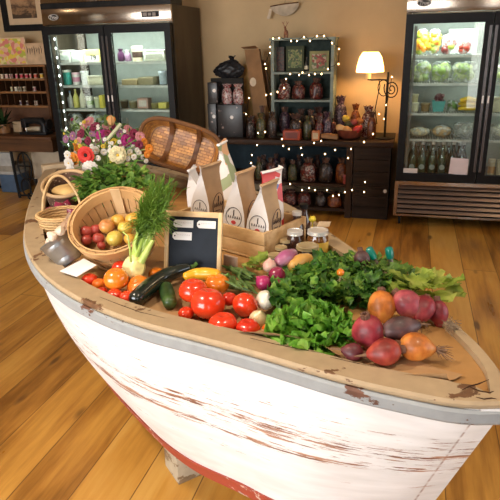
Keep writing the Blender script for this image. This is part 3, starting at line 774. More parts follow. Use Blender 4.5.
MB().bx(KX0+.03, KX1-.03, KY0, KY1-.012, TZ+.002, TZ+.02).build('base_board', M_KFR, kc)
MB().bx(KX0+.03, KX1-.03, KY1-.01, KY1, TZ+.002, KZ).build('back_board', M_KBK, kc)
KI = KY0+.07
def pic(name, label, cat, u0, u1, vt, z, y, m, m2=None, lean=.0, th=.018, group=None):
    x, w, h = span(u0, u1, vt, z, y); t = thing(name, label, cat, (x, y, z), group)
    MB().bx(x-w/2, x+w/2, y, y+th, z+.001, z+h).build('board', m, t)
    if m2: MB().bx(x-w*.38, x+w*.38, y-.002, y-.0003, z+h*.14, z+h*.86).build('picture', m2, t)
    return t
def patchy(name, cols, scale, rough=.6):
    q = NT(name); vo = q.n('ShaderNodeTexVoronoi'); q.l(q.mapping('Object'), vo.inputs['Vector']); vo.inputs['Scale'].default_value = scale
    sp = q.n('ShaderNodeSeparateColor'); q.l(vo.outputs['Color'], sp.inputs[0])
    n = len(cols); q.l(q.ramp(sp.outputs[0], [(i/n, c) for i, c in enumerate(cols)], 'CONSTANT'), q.b.inputs['Base Color']); q.b.inputs['Roughness'].default_value = rough
    return q.m
P_GRN = patchy('green_picture', [(.06, .10, .03), (.14, .17, .05), (.22, .20, .07), (.04, .06, .03)], 60)
P_DRK = patchy('dark_cover', [(.03, .02, .02), (.09, .04, .03), (.05, .05, .04)], 70)
P_RED = patchy('red_picture', [(.22, .04, .03), (.35, .28, .18), (.10, .13, .05), (.30, .10, .06)], 45)
pic('book', 'dark patterned book standing at the left of the bookcase\'s top shelf', 'book', 275.5, 284, 47, kz[0], KI+.05, P_DRK)
pic('picture_card', 'green picture card in the middle of the bookcase\'s top shelf', 'card', 286, 304, 46, kz[0], KI+.06, mat('card_dark', (.05, .06, .03), .6), P_GRN)
bottle('bottle', 'small dark bottle with pale label on the bookcase\'s top shelf', 'bottle', 304.5, 308.5, 57, kz[0], mat('bottle_dark', (.02, .02, .018), .2), (.05, .04, .03), y=KI, band=(.55, .5, .36))
pic('picture_card', 'framed card with red and cream picture at right of bookcase\'s top shelf', 'picture', 309.5, 329, 51, kz[0], KI+.02, mat('card_olive', (.20, .19, .06), .6), P_RED)
def speck(name, base, cols, scale=90, lim=.5):
    q = NT(name); vo = q.n('ShaderNodeTexVoronoi'); q.l(q.mapping('Object'), vo.inputs['Vector']); vo.inputs['Scale'].default_value = scale
    sp = q.n('ShaderNodeSeparateColor'); q.l(vo.outputs['Color'], sp.inputs[0])
    n = len(cols); st = [(0, base)] + [(lim+(1-lim)*i/n, c) for i, c in enumerate(cols)]
    q.l(q.ramp(sp.outputs[0], st, 'CONSTANT'), q.b.inputs['Base Color']); q.b.inputs['Roughness'].default_value = .35
    return q.m
S_RW = speck('red_white_sweets', (0.060, 0.009, 0.007), [(0.252, 0.180, 0.144), (0.180, 0.018, 0.012), (0.300, 0.252, 0.216)], 75)
S_RED = speck('dark_red_sweets', (0.054, 0.007, 0.006), [(0.150, 0.018, 0.012), (0.024, 0.006, 0.006), (0.168, 0.096, 0.072)], 75)
S_DRK = speck('dark_sweets', (0.012, 0.008, 0.007), [(0.060, 0.030, 0.018), (0.036, 0.012, 0.012), (0.132, 0.102, 0.084)], 85, .55)
S_ORG = speck('orange_sweets', (0.168, 0.036, 0.007), [(0.240, 0.084, 0.018), (0.084, 0.018, 0.006)], 70)
S_GRN = speck('green_sweets', (0.030, 0.036, 0.012), [(0.084, 0.084, 0.024), (0.018, 0.018, 0.012), (0.120, 0.072, 0.030)], 75)
S_PRP = speck('purple_sweets', (0.030, 0.012, 0.027), [(0.084, 0.042, 0.072), (0.018, 0.009, 0.018), (0.180, 0.120, 0.132)], 75)
T_CLR = mat('wrapper_top', (.09, .05, .04), .25, var=.3)
BW = [
 (278, 290.5, 79, kz[1], S_RW, 'left, brightest one of three sweet bags on the bookcase\'s middle shelf'),
 (292, 305, 81, kz[1], S_RED, 'middle one of three sweet bags on the bookcase\'s middle shelf'),
 (310, 323, 78, kz[1], S_RED, 'right one of three sweet bags on the bookcase\'s middle shelf'),
 (279, 290, 107, TZ+.021, S_PRP, 'left one of three sweet bags on the bookcase\'s lowest shelf'),
 (296, 307, 109, TZ+.021, S_DRK, 'middle one of three sweet bags on the bookcase\'s lowest shelf'),
 (312, 325, 107, TZ+.021, S_RW, 'right one of three sweet bags on the bookcase\'s lowest shelf')]
for u0, u1, vt, z, m, l in BW: sack('sweet_bag', l, 'bag', u0, u1, vt, z, [m, T_CLR], y=KI+.01, group='wrapped sweet bags', flare=.9)
# figurine on top of the bookcase
p = at_y(286, 38, KY0+.06); zt = KZ+.022; p.z = zt
fg = thing('reindeer_figurine', 'small brown reindeer figurine on top of the bookcase', 'figurine', p)
BR = mat('figurine_brown', (.26, .10, .05), .5)
m = MB(); m.ball((p.x, p.y, zt+.05), (.022, .030, .024), 12, 8); m.tube([(p.x, p.y-.02, zt+.06), (p.x, p.y-.032, zt+.088)], [.012, .010], 8); m.ball((p.x, p.y-.045, zt+.092), (.011, .02, .012), 10, 6)
m.build('body', BR, fg)
for sx in (-1, 1):
    for sy in (-1, 1): MB().tube([(p.x+sx*.013, p.y+sy*.018, zt), (p.x+sx*.013, p.y+sy*.018, zt+.04)], [.005, .007], 6).build('leg', BR, fg)
    MB().tube([(p.x+sx*.006, p.y-.036, zt+.1), (p.x+sx*.018, p.y-.03, zt+.125), (p.x+sx*.012, p.y-.03, zt+.148)], [.004, .003, .002], 5).tube([(p.x+sx*.018, p.y-.03, zt+.125), (p.x+sx*.032, p.y-.03, zt+.145)], [.003, .002], 5).build('antler', BR, fg)
# little white boat ornament hung on the wall above
bm_ = thing('boat_ornament', 'small pale model boat hanging on the wall above the bookcase', 'ornament', at_y(284, 14, YB-.06))
WY = YB-.06
L0, L1 = at_y(271, 7, WY), at_y(299, 3, WY); keel = at_y(285, 16, WY); rs = []
OFFW = mat('ornament_white', (.56, .46, .34), .7)
for i in range(15):
    t = i/14; c = L0.lerp(L1, t); k = math.sin(PI*(t*.94+.03))**.6; dz = (c.z-keel.z)*k; hw = .05*k+.003
    rs.append([V((c.x, WY-hw, c.z)), V((c.x, WY-hw*.7, c.z-dz*.65)), V((c.x, WY, c.z-dz)), V((c.x, WY+hw*.7, c.z-dz*.65)), V((c.x, WY+hw, c.z)), V((c.x, WY, c.z-.01))])
MB().rings(rs).build('hull', OFFW, bm_)
a0 = L0+V((0, 0, .004)); a1 = L1+V((0, 0, .004))
MB().tube([a0+V((0, -.03, 0)), (L0+L1)/2+V((0, -.056, .006)), a1+V((0, -.03, 0))], .006, 6).build('rim_line', M_BROWNWOOD, bm_)
q0 = at_y(271, 9, WY); q1 = at_y(268.5, 19, WY)
MB().strip([q0+V((0, -.02, 0)), q0.lerp(q1, .5)+V((.004, -.025, 0)), q1+V((0, -.02, 0))], .014, V((0, -1, 0))).build('hanging_ribbon', OFFW, bm_)
MB().tube([(L0+L1)/2+V((0, .0, 0)), (L0+L1)/2+V((0, .05, .22))], .0015, 5).build('hanging_cord', M_BROWNWOOD, bm_)
# ------------------------------------------------------------------ things along the table top
CLAY = mat('cardboard_tall', (.24, .125, .05), .8, var=.2, scale=6)
def slab(name, label, cat, quad, y, th, m, group=None):
    P = [at_y(u, v, y) for u, v in quad]; lo = min(P, key=lambda q: q.z)
    o = MB().poly(P, th, (0, 1, 0)).build(name, m); recenter(o, lo); return tag(o, label, cat, group)
o = slab('cardboard_sheet', 'tall leaning brown cardboard box with a round white sticker, left of bookcase', 'cardboard', [(256, 131), (271, 131), (259, 49), (244.5, 49.5)], 5.72, .05, CLAY)
cc = at_y(253, 82, 5.719); e = MB(); e.poly([cc+V((.033*math.cos(k*PI/10), 0, .043*math.sin(k*PI/10))) for k in range(20)], .0015, (0, -1, 0)); s = e.build('sticker', mat('sticker_cream', (.60, .48, .34), .7)); adopt(s, o)
fl = MB().poly([at_y(244, 49, 5.72), at_y(258, 48.5, 5.72), at_y(255, 46, 5.60), at_y(241, 47.5, 5.60)], .004, (0, 0, 1)).build('open_flap', CLAY); adopt(fl, o)
slab('cardboard_sheet', 'second brown cardboard sheet behind the tall stickered one beside the bookcase', 'cardboard', [(262, 131), (274, 131), (265.5, 60), (254, 60)], 5.83, .03, mat('cardboard_back', (.20, .10, .045), .8))
slab('cardboard_sheet', 'golden board leaning at the left of the tall stickered cardboard box', 'cardboard', [(245, 131), (256, 131), (249.5, 66), (243.5, 64)], 5.80, .02, mat('cardboard_gold', (.42, .24, .07), .7))
# black gift boxes / bags stacked at the left end
BKP = speck('black_printed', (.012, .011, .012), [(.03, .025, .03), (.30, .22, .2), (.018, .016, .018)], 60, .9)
PLAID = speck('white_red_wrap', (.40, .30, .28), [(.30, .06, .06), (.5, .42, .4), (.12, .05, .05)], 80, .35)
def blk(name, label, u0, u1, vt, z, y, m, dep=.14, dot=False):
    x, w, h = span(u0, u1, vt, z, y); t = thing(name, label, 'box', (x, y, z), None)
    MB().bx(x-w/2, x+w/2, y-dep/2, y+dep/2, z+.001, z+h, bevel=.004).build('carton', m, t)
    if dot:
        e = MB(); e.poly([V((x+.02+.018*math.cos(k*PI/9), y-dep/2-.0006, z+h*.62+.018*math.sin(k*PI/9))) for k in range(18)], .001, (0, -1, 0)); e.build('round_label', M_WHITE, t)
    return x, w, z+h
x, w, z1 = blk('gift_box', 'large black box with a round white label at left end of display table', 219, 244, 104, TZ, 5.58, BKP, dot=True)
x2, w2, z2 = blk('gift_box', 'narrow black box at the far left end of the display table', 209.5, 218, 103, TZ, 5.58, BKP, dot=True)
blk('gift_box', 'black box with a small white spot, second layer at the table\'s left end', 209.5, 219, 82, z2, 5.58, BKP, dot=True)
for u0, u1, l in ((222, 232, 'left'), (233, 243, 'right')):
    sack('gift_bag', '%s one of two white and red wrapped bags on the black boxes' % l, 'bag', u0, u1, 84, z1, [PLAID, PLAID], y=5.58, group='white and red wrapped bags', flare=1.2)
x3, w3, z3 = blk('gift_box', 'black box on top behind the white and red bags at table\'s left', 211, 243, 78, z1, 5.655, M_BLKMAT, dep=.04)
x, w, h = span(211, 243, 58, z3, 5.66)
t = thing('black_bag', 'crumpled black bag on top of the black boxes at the table\'s left end', 'bag', (x, 5.66, z3))
MB().ball((x+.015, 5.66, z3+h*.42), (w*.46, .05, h*.46), 40, 24, fn=lambda p, a, tt: V((p.x*(1-.35*max(0, p.z))+.18*max(0, p.z), p.y, p.z))*(1+.07*math.sin(5*a+p.z*7)+.06*math.sin(11*a-p.z*9+2)+.05*math.sin(17*a+p.z*13))).build('bag_body', mat('black_film', (.014, .014, .016), .3), t)
MB().lathe([(.012, 0), (.02, .03), (.034, .05)], 16, Matrix.Translation((x+.05, 5.66, z3+h*.82)), fn=lambda p, a: V((p.x*(1+.3*math.sin(5*a)), p.y*(1+.3*math.sin(5*a)), p.z+.008*math.sin(3*a)))).build('gathered_top', mat('black_film', (.014,)*3), t)
TOP = [
 (246, 254, 118, S_DRK, 5.50, 'small dark sweet bag in front of the leaning golden board'),
 (256, 265, 113, S_GRN, 5.50, 'dark green sweet bag left of the red box on the display table'),
 (267, 277, 112, S_DRK, 5.56, 'dark sweet bag directly left of the red box under the bookcase'),
 (303, 312, 116, S_GRN, 5.52, 'greenish sweet bag right of the red box on the display table'),
 (322, 332, 112, S_PRP, 5.56, 'purple sweet bag left of the vegetable bowl on the display table'),
 (334, 348, 96, S_PRP, 5.80, 'tall purple and dark flowered bag against the wall, right of bookcase'),
 (362, 376, 106, S_RW, 5.72, 'pink and orange dried bunch bag beside the lamp\'s iron stand'),
 (351, 361, 104, S_ORG, 5.84, 'orange bag behind the vegetable bowl against the wall')]
for u0, u1, vt, m, y, l in TOP: sack('sweet_bag', l, 'bag', u0, u1, vt, TZ, [m, m], y=y, flare=1.0, group='wrapped bags on the display table')
t = carton('box', 'low red printed box on the display table below the bookcase', 'box', 284, 301, 130, TZ, (.34, .05, .02), y=5.47, dep=.12, face=(.16, .03, .02))
sack('gift_basket', 'clear gift bag standing behind the red box', 'bag', 289, 303, 114, TZ, [S_DRK, T_CLR], y=5.58, flare=1.2)
t = carton('box', 'small orange and cream box right of the red box', 'box', 312.5, 320, 130.5, TZ, (.42, .13, .04), y=5.46, face=(.5, .4, .25))
o = slab('wooden_board', 'short brown wooden board lying on the table left of the vegetable bowl', 'board', [(321, 138), (337, 139.5), (337, 135.5), (321, 134)], 5.45, .10, wood('board_tan', (.36, .18, .06), (.2, .09, .03), 0, 10))
# bowl of vegetables
x, w, h = span(336, 363, 132, TZ, 5.60); bwl = thing('wooden_bowl', 'wide reddish wooden bowl of vegetables at the right of the display table', 'bowl', (x, 5.60, TZ)); r = w/2
MB().lathe([(r*.5, .0), (r*.78, .02), (r, h+.03), (r*.96, h+.03), (r*.72, .035), (r*.2, .028)], 28, Matrix.Translation((x, 5.60, TZ+.001))).build('bowl_body', mat('bowl_red', (.22, .055, .03), .4), bwl)
zv = TZ+h+.012
def gourd(name, label, cat, u, v, rp, c, y, lon=1.5, rz=0, bend=0):
    p = at_y(u, v, y); rr = rp*depth(p)/FPX; M = Matrix.Rotation(rz, 3, 'Y')
    o = MB().ball(p, (rr*lon, rr, rr), 14, 9, M, fn=lambda q, a, t: V((q.x, q.y*(1-.3*q.x), q.z*(1-.3*q.x)))).build(name, col_m(c, .4)); recenter(o, p-V((0, 0, rr))); return tag(o, label, cat, 'vegetables in the wooden bowl')
gourd('gourd', 'pale cream gourd at the left of the wooden bowl', 'gourd', 341, 128, 3.4, (.62, .40, .18), 5.54, 1.6, .2)
gourd('gourd', 'tan gourd in the front of the wooden bowl', 'gourd', 347.5, 130, 3.6, (.52, .27, .09), 5.53, 1.4, .3)
gourd('red_pepper', 'bright red pepper at the right of the wooden bowl', 'pepper', 357.5, 129, 3.3, (.48, .03, .03), 5.53, 1.7, -.6)
gourd('gourd', 'dark green gourd behind the tan one in the wooden bowl', 'gourd', 349.5, 124.5, 3.6, (.05, .05, .02), 5.60, 1.5)
gourd('gourd', 'yellow gourd at the back of the wooden bowl', 'gourd', 346, 118.5, 3.4, (.55, .40, .05), 5.66, 1.1)
gourd('gourd', 'dark red gourd on the middle of the wooden bowl', 'gourd', 354, 122.5, 3.6, (.20, .03, .03), 5.61, 1.2)
gourd('gourd', 'small dull orange gourd at the back right of the wooden bowl', 'gourd', 360, 121, 3.2, (.50, .20, .06), 5.66, 1.1)
MID = [
 (255, 263, 157, S_GRN, 'dark green sweet bag leftmost on the display table\'s middle shelf'),
 (266, 276, 158, S_RED, 'dark red sweet bag second from left on the middle shelf'),
 (278, 287, 158, S_DRK, 'black sweet bag third from left on the middle shelf'),
 (288, 297, 160, S_GRN, 'small greenish sweet bag fourth from left on the middle shelf'),
 (301, 316, 158, S_RW, 'large red and white sweet bag in the middle of the middle shelf'),
 (319, 333, 158, S_DRK, 'large dark sweet bag right of the red and white one, middle shelf'),
 (336, 348, 158, S_ORG, 'orange and olive sweet bag at the right of the middle shelf')]
for u0, u1, vt, m, l in MID: sack('sweet_bag', l, 'bag', u0, u1, vt, .33, [m, T_CLR], y=5.52, flare=.85, group='wrapped bags on the middle shelf')
o = carton('tin', 'round red tin standing on edge at the front of the middle shelf', 'tin', 343.5, 351, 175, .33, (.40, .06, .05), y=5.455, dep=.03)
o = carton('packet', 'dark packet with white lettering strokes at right of the middle shelf', 'packet', 352.5, 365, 174.5, .33, (.05, .04, .04), y=5.455, dep=.03)
x, w, h = span(352.5, 365, 174.5, .33, 5.455); m = MB()
for k in range(5):
    xx = x-w*.36+w*.72*k/4; m.tube([(xx, 5.439, .34+.008), (xx+.008, 5.439, .33+h*.8), (xx+.012, 5.439, .33+h*.4)], .0028, 5)
m.build('lettering', M_WHITE, o)
for u, l in ((370, 'left'), (381, 'right')):   # white figures standing in the upper crate's front
    z0 = .352; x, w, h = span(u-3.5, u+3.5, 163, z0, 5.52); t = thing('white_figurine', '%s one of two small white figurines in the upper dark crate' % l, 'figurine', (x, 5.52, z0), 'white figurines')
    MB().lathe([(w*.5, 0), (w*.42, h*.35), (w*.22, h*.55), (w*.28, h*.72), (w*.2, h*.9), (w*.05, h)], 12, Matrix.Translation((x, 5.52, z0))).build('body', M_WHITE, t)
LOW = [
 (262, 274, 189, S_DRK, 'dark sweet bag leftmost on the lowest shelf'),
 (283, 297, 190, S_RED, 'dark red sweet bag on the lowest shelf, left of the middle'),
 (315, 326, 192, S_DRK, 'black patterned sweet bag in the middle of the lowest shelf'),
 (328, 342, 192, S_ORG, 'orange sweet bag on the lowest shelf'),
 (343, 354, 194, S_DRK, 'dark sweet bag with white label at the right of the lowest shelf')]
for u0, u1, vt, m, l in LOW: sack('sweet_bag', l, 'bag', u0, u1, vt, .086, [m, T_CLR], y=5.50, flare=1.1, group='wrapped bags on the lowest shelf')
BACK = [
 (248, 256, 116, TZ, 5.66, S_RED, 'dark red bag in the back row, left of the green bag on the table'),
 (258, 266, 106, TZ, 5.62, S_DRK, 'tall dark bag in the back row beside the cardboard boxes'),
 (306, 315, 110, TZ, 5.60, S_DRK, 'dark bag in the back row behind the orange and cream box'),
 (315, 323, 117, TZ, 5.50, S_RED, 'dark red bag in front of the bookcase\'s right end'),
 (328, 337, 118, TZ, 5.68, S_RED, 'dark red bag in the back row left of the vegetable bowl'),
 (368, 377, 112, TZ, 5.60, S_ORG, 'orange bag right of the vegetable bowl, in front of pink bag'),
 (260, 268, 155, .33, 5.70, S_DRK, 'dark bag in the middle shelf\'s back row, at the left'),
 (272, 280, 154, .33, 5.70, S_PRP, 'dark purple bag in the middle shelf\'s back row'),
 (295, 303, 155, .33, 5.70, S_DRK, 'dark bag in the middle shelf\'s back row, left of red and white bag'),
 (314, 321, 155, .33, 5.70, S_RED, 'dark red bag in the middle shelf\'s back row, behind two large bags'),
 (298, 311, 190, .086, 5.50, S_RED, 'dark red bag on the lowest shelf, left of black patterned bag'),
 (275, 283, 192, .086, 5.52, S_GRN, 'dark green bag on the lowest shelf, second from the left')]
for u0, u1, vt, z, y, m, l in BACK: sack('sweet_bag', l, 'bag', u0, u1, vt, z, [m, T_CLR], y=y, flare=.9, group='wrapped sweet bags in the back rows')
# ------------------------------------------------------------------ lamp and iron stand
LY = 5.64
pt = lambda u, v: at_y(u, v, LY)
st = thing('iron_stand_lamp', 'black wrought iron scroll stand lamp with a glowing cream shade on display table', 'lamp', (pt(385, 130).x, LY, TZ))
xx = pt(385, 130).x
MB().tube([(xx, LY, TZ+.012), pt(386, 110), pt(388.2, 72)], .011, 8).build('post', M_IRON, st)
MB().lathe([(.09, 0), (.09, .008), (.02, .014)], 20, Matrix.Translation((xx, LY, TZ+.001))).build('foot', M_IRON, st)
arm = [pt(388, 80), pt(380, 79.6), pt(372, 80), pt(367.5, 79.5)]
MB().tube(arm, .007, 7).build('arm', M_IRON, st)
sp = []
for k in range(40):
    a = k/39*2.35*2*PI+2.6; rad = 10.5*(1-k/39*.86); sp.append(pt(391.5+rad*.74*math.cos(a), 89-rad*math.sin(a)*.92))
MB().tube(sp, .006, 6).build('scroll', M_IRON, st)
sp2 = [pt(387.5, 97)]+[pt(383.5+5.5*math.cos(a), 88+8*math.sin(a)) for a in [1.2+i*.33 for i in range(15)]]
MB().tube(sp2, .005, 6).build('small_scroll', M_IRON, st)
sp3 = [pt(379, 80), pt(380, 86), pt(377.5, 97), pt(375, 110), pt(377, 124)]
MB().tube(sp3, .005, 6).build('curved_brace', M_IRON, st)
MB().lathe([(.022, 0), (.022, .07), (.012, .075)], 14, Matrix.Translation(pt(368, 79))).build('candle_sleeve', mat('sleeve_cream', (.7, .5, .25), .5), st)
q = NT('lit_shade'); q.b.inputs['Base Color'].default_value = (.8, .62, .36, 1)
tr = q.n('ShaderNodeBsdfTranslucent'); tr.inputs[0].default_value = (.95, .72, .38, 1); mx = q.n('ShaderNodeMixShader'); mx.inputs[0].default_value = .75
em = q.n('ShaderNodeEmission'); em.inputs[0].default_value = (1, .72, .34, 1); em.inputs[1].default_value = 1.1; ad = q.n('ShaderNodeAddShader')
q.l(q.b.outputs[0], mx.inputs[1]); q.l(tr.outputs[0], mx.inputs[2]); q.l(mx.outputs[0], ad.inputs[0]); q.l(em.outputs[0], ad.inputs[1]); q.l(ad.outputs[0], q.out.inputs[0])
sb, stp = pt(370, 72), pt(370, 52)
rb = (pt(384.5, 72).x-pt(356.5, 72).x)/2; rt = rb*.55; hz = stp.z-sb.z
sh = MB(); sh.lathe([(rb, 0), (rb*.93, hz*.35), (rb*.78, hz*.75), (rt, hz)], 32, Matrix.Translation(sb), cap0=False, cap1=False)
sh.build('lamp_shade', q.m, st)
bl_ = MB().ball(sb+V((0, 0, hz*.45)), (.028, .028, .036), 12, 8).build('bulb', emit('lamp_bulb', (1, .75, .42), 40), st)
ld = bpy.data.lights.new('lamp_light', 'POINT'); ld.energy = 34; ld.color = (1, .55, .19); ld.shadow_soft_size = .035
lo = bpy.data.objects.new('lamp_light', ld); C.objects.link(lo); lo.location = sb+V((0, 0, hz*.3))
# ------------------------------------------------------------------ fairy lights
M_BULB = emit('fairy_bulb', (1, .66, .30), 9)
M_CORD = mat('dark_cord', (.012, .014, .01), .6)
def fairy(label, pts, ys, order_cords):
    P = [at_y(u, v, y) for (u, v), y in zip(pts, ys)]
    t = thing('fairy_lights', label, 'string lights', P[0])
    me = None
    for p in P:
        if me is None:
            o = MB().ball((0, 0, 0), (.0062, .0062, .0085), 8, 6).build('bulb', M_BULB); me = o
        else: o = me.copy(); C.objects.link(o)
        o.location = p; adopt(o, t)
    for a, b in order_cords:
        L = []
        for i in range(a, b):
            for k in range(4):
                f = k/4; q = P[i].lerp(P[i+1], f); q.z += .016-.03*math.sin(PI*f)*min(1, (P[i+1]-P[i]).length*4); L.append(q)
        L.append(P[b]+V((0, 0, .016)))
        MB().tube(L, .0028, 5).build('cord', M_CORD, t)
    return t
ky = KY0-.03
F1 = [(266, 95), (271, 94), (266, 68.5), (265, 64), (270, 53), (270, 47), (273, 38.5), (279, 38), (291, 41), (297, 41), (304, 37), (310, 41), (317, 36), (324, 36), (332, 43), (339, 49), (338.5, 64), (328, 69),
      (321.5, 74), (315, 74), (309, 75), (302.5, 72.5), (299, 75), (290, 74)]
fairy('fairy lights draped around the sage green bookcase', F1, [ky]*len(F1), [(0, 17), (18, 23)])
fairy('short run of fairy lights over the left sweet bags in the bookcase', [(286, 79), (284, 88), (277.5, 92)], [ky]*3, [(0, 2)])
ty = TY0-.025
F2 = [(249, 98), (246, 114), (258, 133), (265, 132), (282, 139), (283, 146), (289, 149), (301, 148), (314, 143), (321, 141), (335, 150), (351, 149), (364, 142), (373, 134)]
fairy('fairy lights along the front edge of the display table', F2, [5.48, 5.48]+[ty]*12, [(0, 13)])
F3 = [(257, 145), (252, 155), (251, 163)]; fairy('short run of fairy lights hanging at the left end of the table', F3, [ty]*3, [(0, 2)])
F4 = [(302, 155), (325, 154), (348, 158)]; fairy('three fairy lights hanging above the middle shelf', F4, [ty]*3, [(0, 2)])
F5 = [(281, 187), (290, 184), (302, 190), (309, 188), (315, 190), (327, 190), (333, 196), (339, 195), (345, 192), (352, 190), (364, 192), (365, 182)]
fairy('fairy lights along the front edge of the middle shelf', F5, [ty]*len(F5), [(0, 11)])
F6 = [(392, 77), (384, 119), (386, 105), (379, 114)]; fairy('few fairy lights on the iron lamp stand', F6, [LY-.03]*4, [(0, 2)])
# ------------------------------------------------------------------ left corner: pictures, hutch, sewing table
def flat(name, label, cat, u0, v0, u1, v1, y, m, th=.02):
    a, b = at_y(u0, v0, y), at_y(u1, v1, y); x0, x1, z0, z1 = min(a.x, b.x), max(a.x, b.x), min(a.z, b.z), max(a.z, b.z)
    return x0, x1, z0, z1
pr_y = YB-.035
a, b = at_y(1, 32, pr_y), at_y(50, 31, pr_y); x0, x1, z0 = a.x-.30, a.x+.66, a.z; z1 = z0+.62
fp = thing('framed_picture', 'large black framed sepia picture on the wall at top left', 'picture', ((x0+x1)/2, pr_y, z0)); fw = .07
x0 = at_y(3, 20, pr_y).x
m = MB(); m.bx(x0, x1, pr_y-.01, pr_y+.03, z0, z0+fw); m.bx(x0, x1, pr_y-.01, pr_y+.03, z1-fw, z1); m.bx(x0, x0+fw, pr_y-.01, pr_y+.03, z0+fw, z1-fw); m.bx(x1-fw, x1, pr_y-.01, pr_y+.03, z0+fw, z1-fw)
m.build('frame', M_BLACK, fp)
MB().bx(x0+fw, x1-fw, pr_y+.012, pr_y+.028, z0+fw, z1-fw).build('mount', mat('mount_cream', (.62, .45, .28), .8, var=.03), fp)
q = NT('sepia_scene'); g = q.noise(q.mapping('Object', (7, 1, 12)), 1, 5, .6); sx_ = q.n('ShaderNodeSeparateXYZ'); tcg = q.n('ShaderNodeTexCoord'); q.l(tcg.outputs['Generated'], sx_.inputs[0])
f = q.math('ADD', q.math('MULTIPLY', sx_.outputs[2], .9), q.math('MULTIPLY', q.math('SUBTRACT', g, .5), .9))
q.l(q.ramp(f, [(.10, (.05, .028, .014)), (.2, (.30, .17, .08)), (.34, (.08, .04, .02)), (.5, (.34, .20, .10)), (.8, (.48, .31, .17))]), q.b.inputs['Base Color'])
mw = .085
MB().bx(x0+fw+mw*.7, x1-fw-mw, pr_y+.008, pr_y+.0115, z0+fw+mw*.8, z1-fw-mw).build('print', q.m, fp)
# hutch of thread spools
HY0, HY1 = 5.72, 5.98
hx1 = at_y(50, 100, HY0).x-.005; hx0 = at_y(-16, 100, HY0).x
hz = [at_y(25, v, HY0).z for v in (65, 78.5, 91.5, 105.5)]
SWZ = .735
hu = thing('spool_cabinet', 'brown open cabinet of thread spools standing on the sewing table at far left', 'cabinet', ((hx0+hx1)/2, (HY0+HY1)/2, SWZ))
for x in (hx0, hx1-.03): MB().bx(x, x+.03, HY0, HY1, SWZ+.001, hz[0]-.02).build('side_panel', M_BROWNWOOD, hu)
MB().bx(hx0-.01, hx1+.005, HY0-.012, HY1, hz[0]-.02, hz[0]).build('top_board', M_GOLDWOOD, hu)
for z in hz[1:]:
    MB().bx(hx0+.03, hx1-.03, HY0, HY1-.012, z-.022, z).build('shelf', M_GOLDWOOD, hu)
MB().bx(hx0+.03, hx1-.03, HY1-.012, HY1, SWZ+.001, hz[0]-.02).build('back_board', mat('cab_back', (.13, .05, .018), .6), hu)
for i in range(3):
    for k in range(1, 9):
        x = hx0+.03+(hx1-hx0-.06)*k/9
        MB().bx(x-.004, x+.004, HY0+.03, HY1-.013, hz[i+1]+.0005, hz[i]-.0225).build('divider', mat('divider_dark', (.07, .03, .012), .6), hu)
def spool(name, label, u, z, c, big=1.0, group='thread spools'):
    p = at_y(u, 78, HY0+.05); t = thing(name, label, 'spool', (p.x, HY0+.05, z), group); T = Matrix.Translation((p.x, HY0+.05, z+.001)); k = .019*big
    MB().lathe([(k, .005), (k, .042*big)], 14, T).build('thread', col_m(c), t)
    MB().lathe([(k*1.12, 0), (k*1.12, .005)], 14, T).build('rim', M_CREAM, t); MB().lathe([(k*1.12, .042*big), (k*1.12, .047*big)], 14, T).build('rim', M_CREAM, t)
top = [(2.5, (.62, .45, .3), 'cream spool at the left of the cabinet\'s top row'), (7, (.66, .40, .34), 'pale peach spool second in the cabinet\'s top row'), (11.5, (.60, .34, .30), 'dusty peach spool third in the cabinet\'s top row'), (17.5, (.62, .10, .18), 'pink spool fourth in the cabinet\'s top row'),
       (22, (.50, .03, .05), 'deep red spool fifth in the cabinet\'s top row'), (27, (.55, .05, .08), 'crimson spool sixth in the cabinet\'s top row'), (31.5, (.60, .14, .14), 'rose spool seventh in the cabinet\'s top row'), (36, (.55, .08, .04), 'brick red spool eighth in the cabinet\'s top row'), (42, (.70, .40, .03), 'golden yellow spool at the right of the cabinet\'s top row')]
for u, c, l in top: spool('thread_spool', l, u, hz[1], c)
for u, c, l in [(10.5, (.45, .42, .22), 'olive spool at the left of the cabinet\'s middle row'), (14.5, (.5, .46, .36), 'grey cream spool second in the cabinet\'s middle row'), (18.5, (.34, .30, .2), 'grey brown spool third in the cabinet\'s middle row'), (23, (.22, .17, .10), 'brown spool fourth in the cabinet\'s middle row'), (33, (.40, .20, .2), 'dull pink spool at the right of the cabinet\'s middle row')]:
    spool('thread_spool', l, u, hz[2], c)
for u, c, l in [(17.5, (.10, .06, .10), 'dark purple spool in the cabinet\'s bottom row'), (24, (.08, .05, .05), 'black brown spool in the cabinet\'s bottom row'), (32.5, (.6, .42, .32), 'pale spool in the cabinet\'s bottom row')]:
    spool('thread_spool', l, u, hz[3], c)
# art print and lettered board on the cabinet
sy = HY0+.10
ART = patchy('bright_flower_print', [(.72, .52, .06), (.62, .20, .16), (.70, .60, .25), (.42, .44, .06), (.72, .40, .28)], 26)
x0, x1 = at_y(-6, 50, sy).x, at_y(26, 50, sy).x; z1 = at_y(12, 37.5, sy).z
ap = thing('art_print', 'pink and yellow flowery print leaning on top of the spool cabinet', 'picture', ((x0+x1)/2, sy, hz[0])); 
MB().bx(x0, x1, sy, sy+.02, hz[0]+.001, z1).build('canvas', mat('canvas_pale', (.66, .48, .30), .7), ap)
MB().bx(x0+.012, x1-.012, sy-.003, sy-.0003, hz[0]+.012, z1-.012).build('print', ART, ap)
x0, x1 = at_y(27, 55, sy).x, at_y(45.5, 55, sy).x; z1 = at_y(36, 43, sy).z
lb = thing('lettered_board', 'tan board with a line of dark hand lettering beside the flowery print', 'sign', ((x0+x1)/2, sy, hz[0]))
MB().bx(x0, x1, sy, sy+.016, hz[0]+.001, z1).build('board', mat('board_peach', (.58, .40, .24), .8), lb)
m = MB(); zc = hz[0]+(z1-hz[0])*.68; n = 7
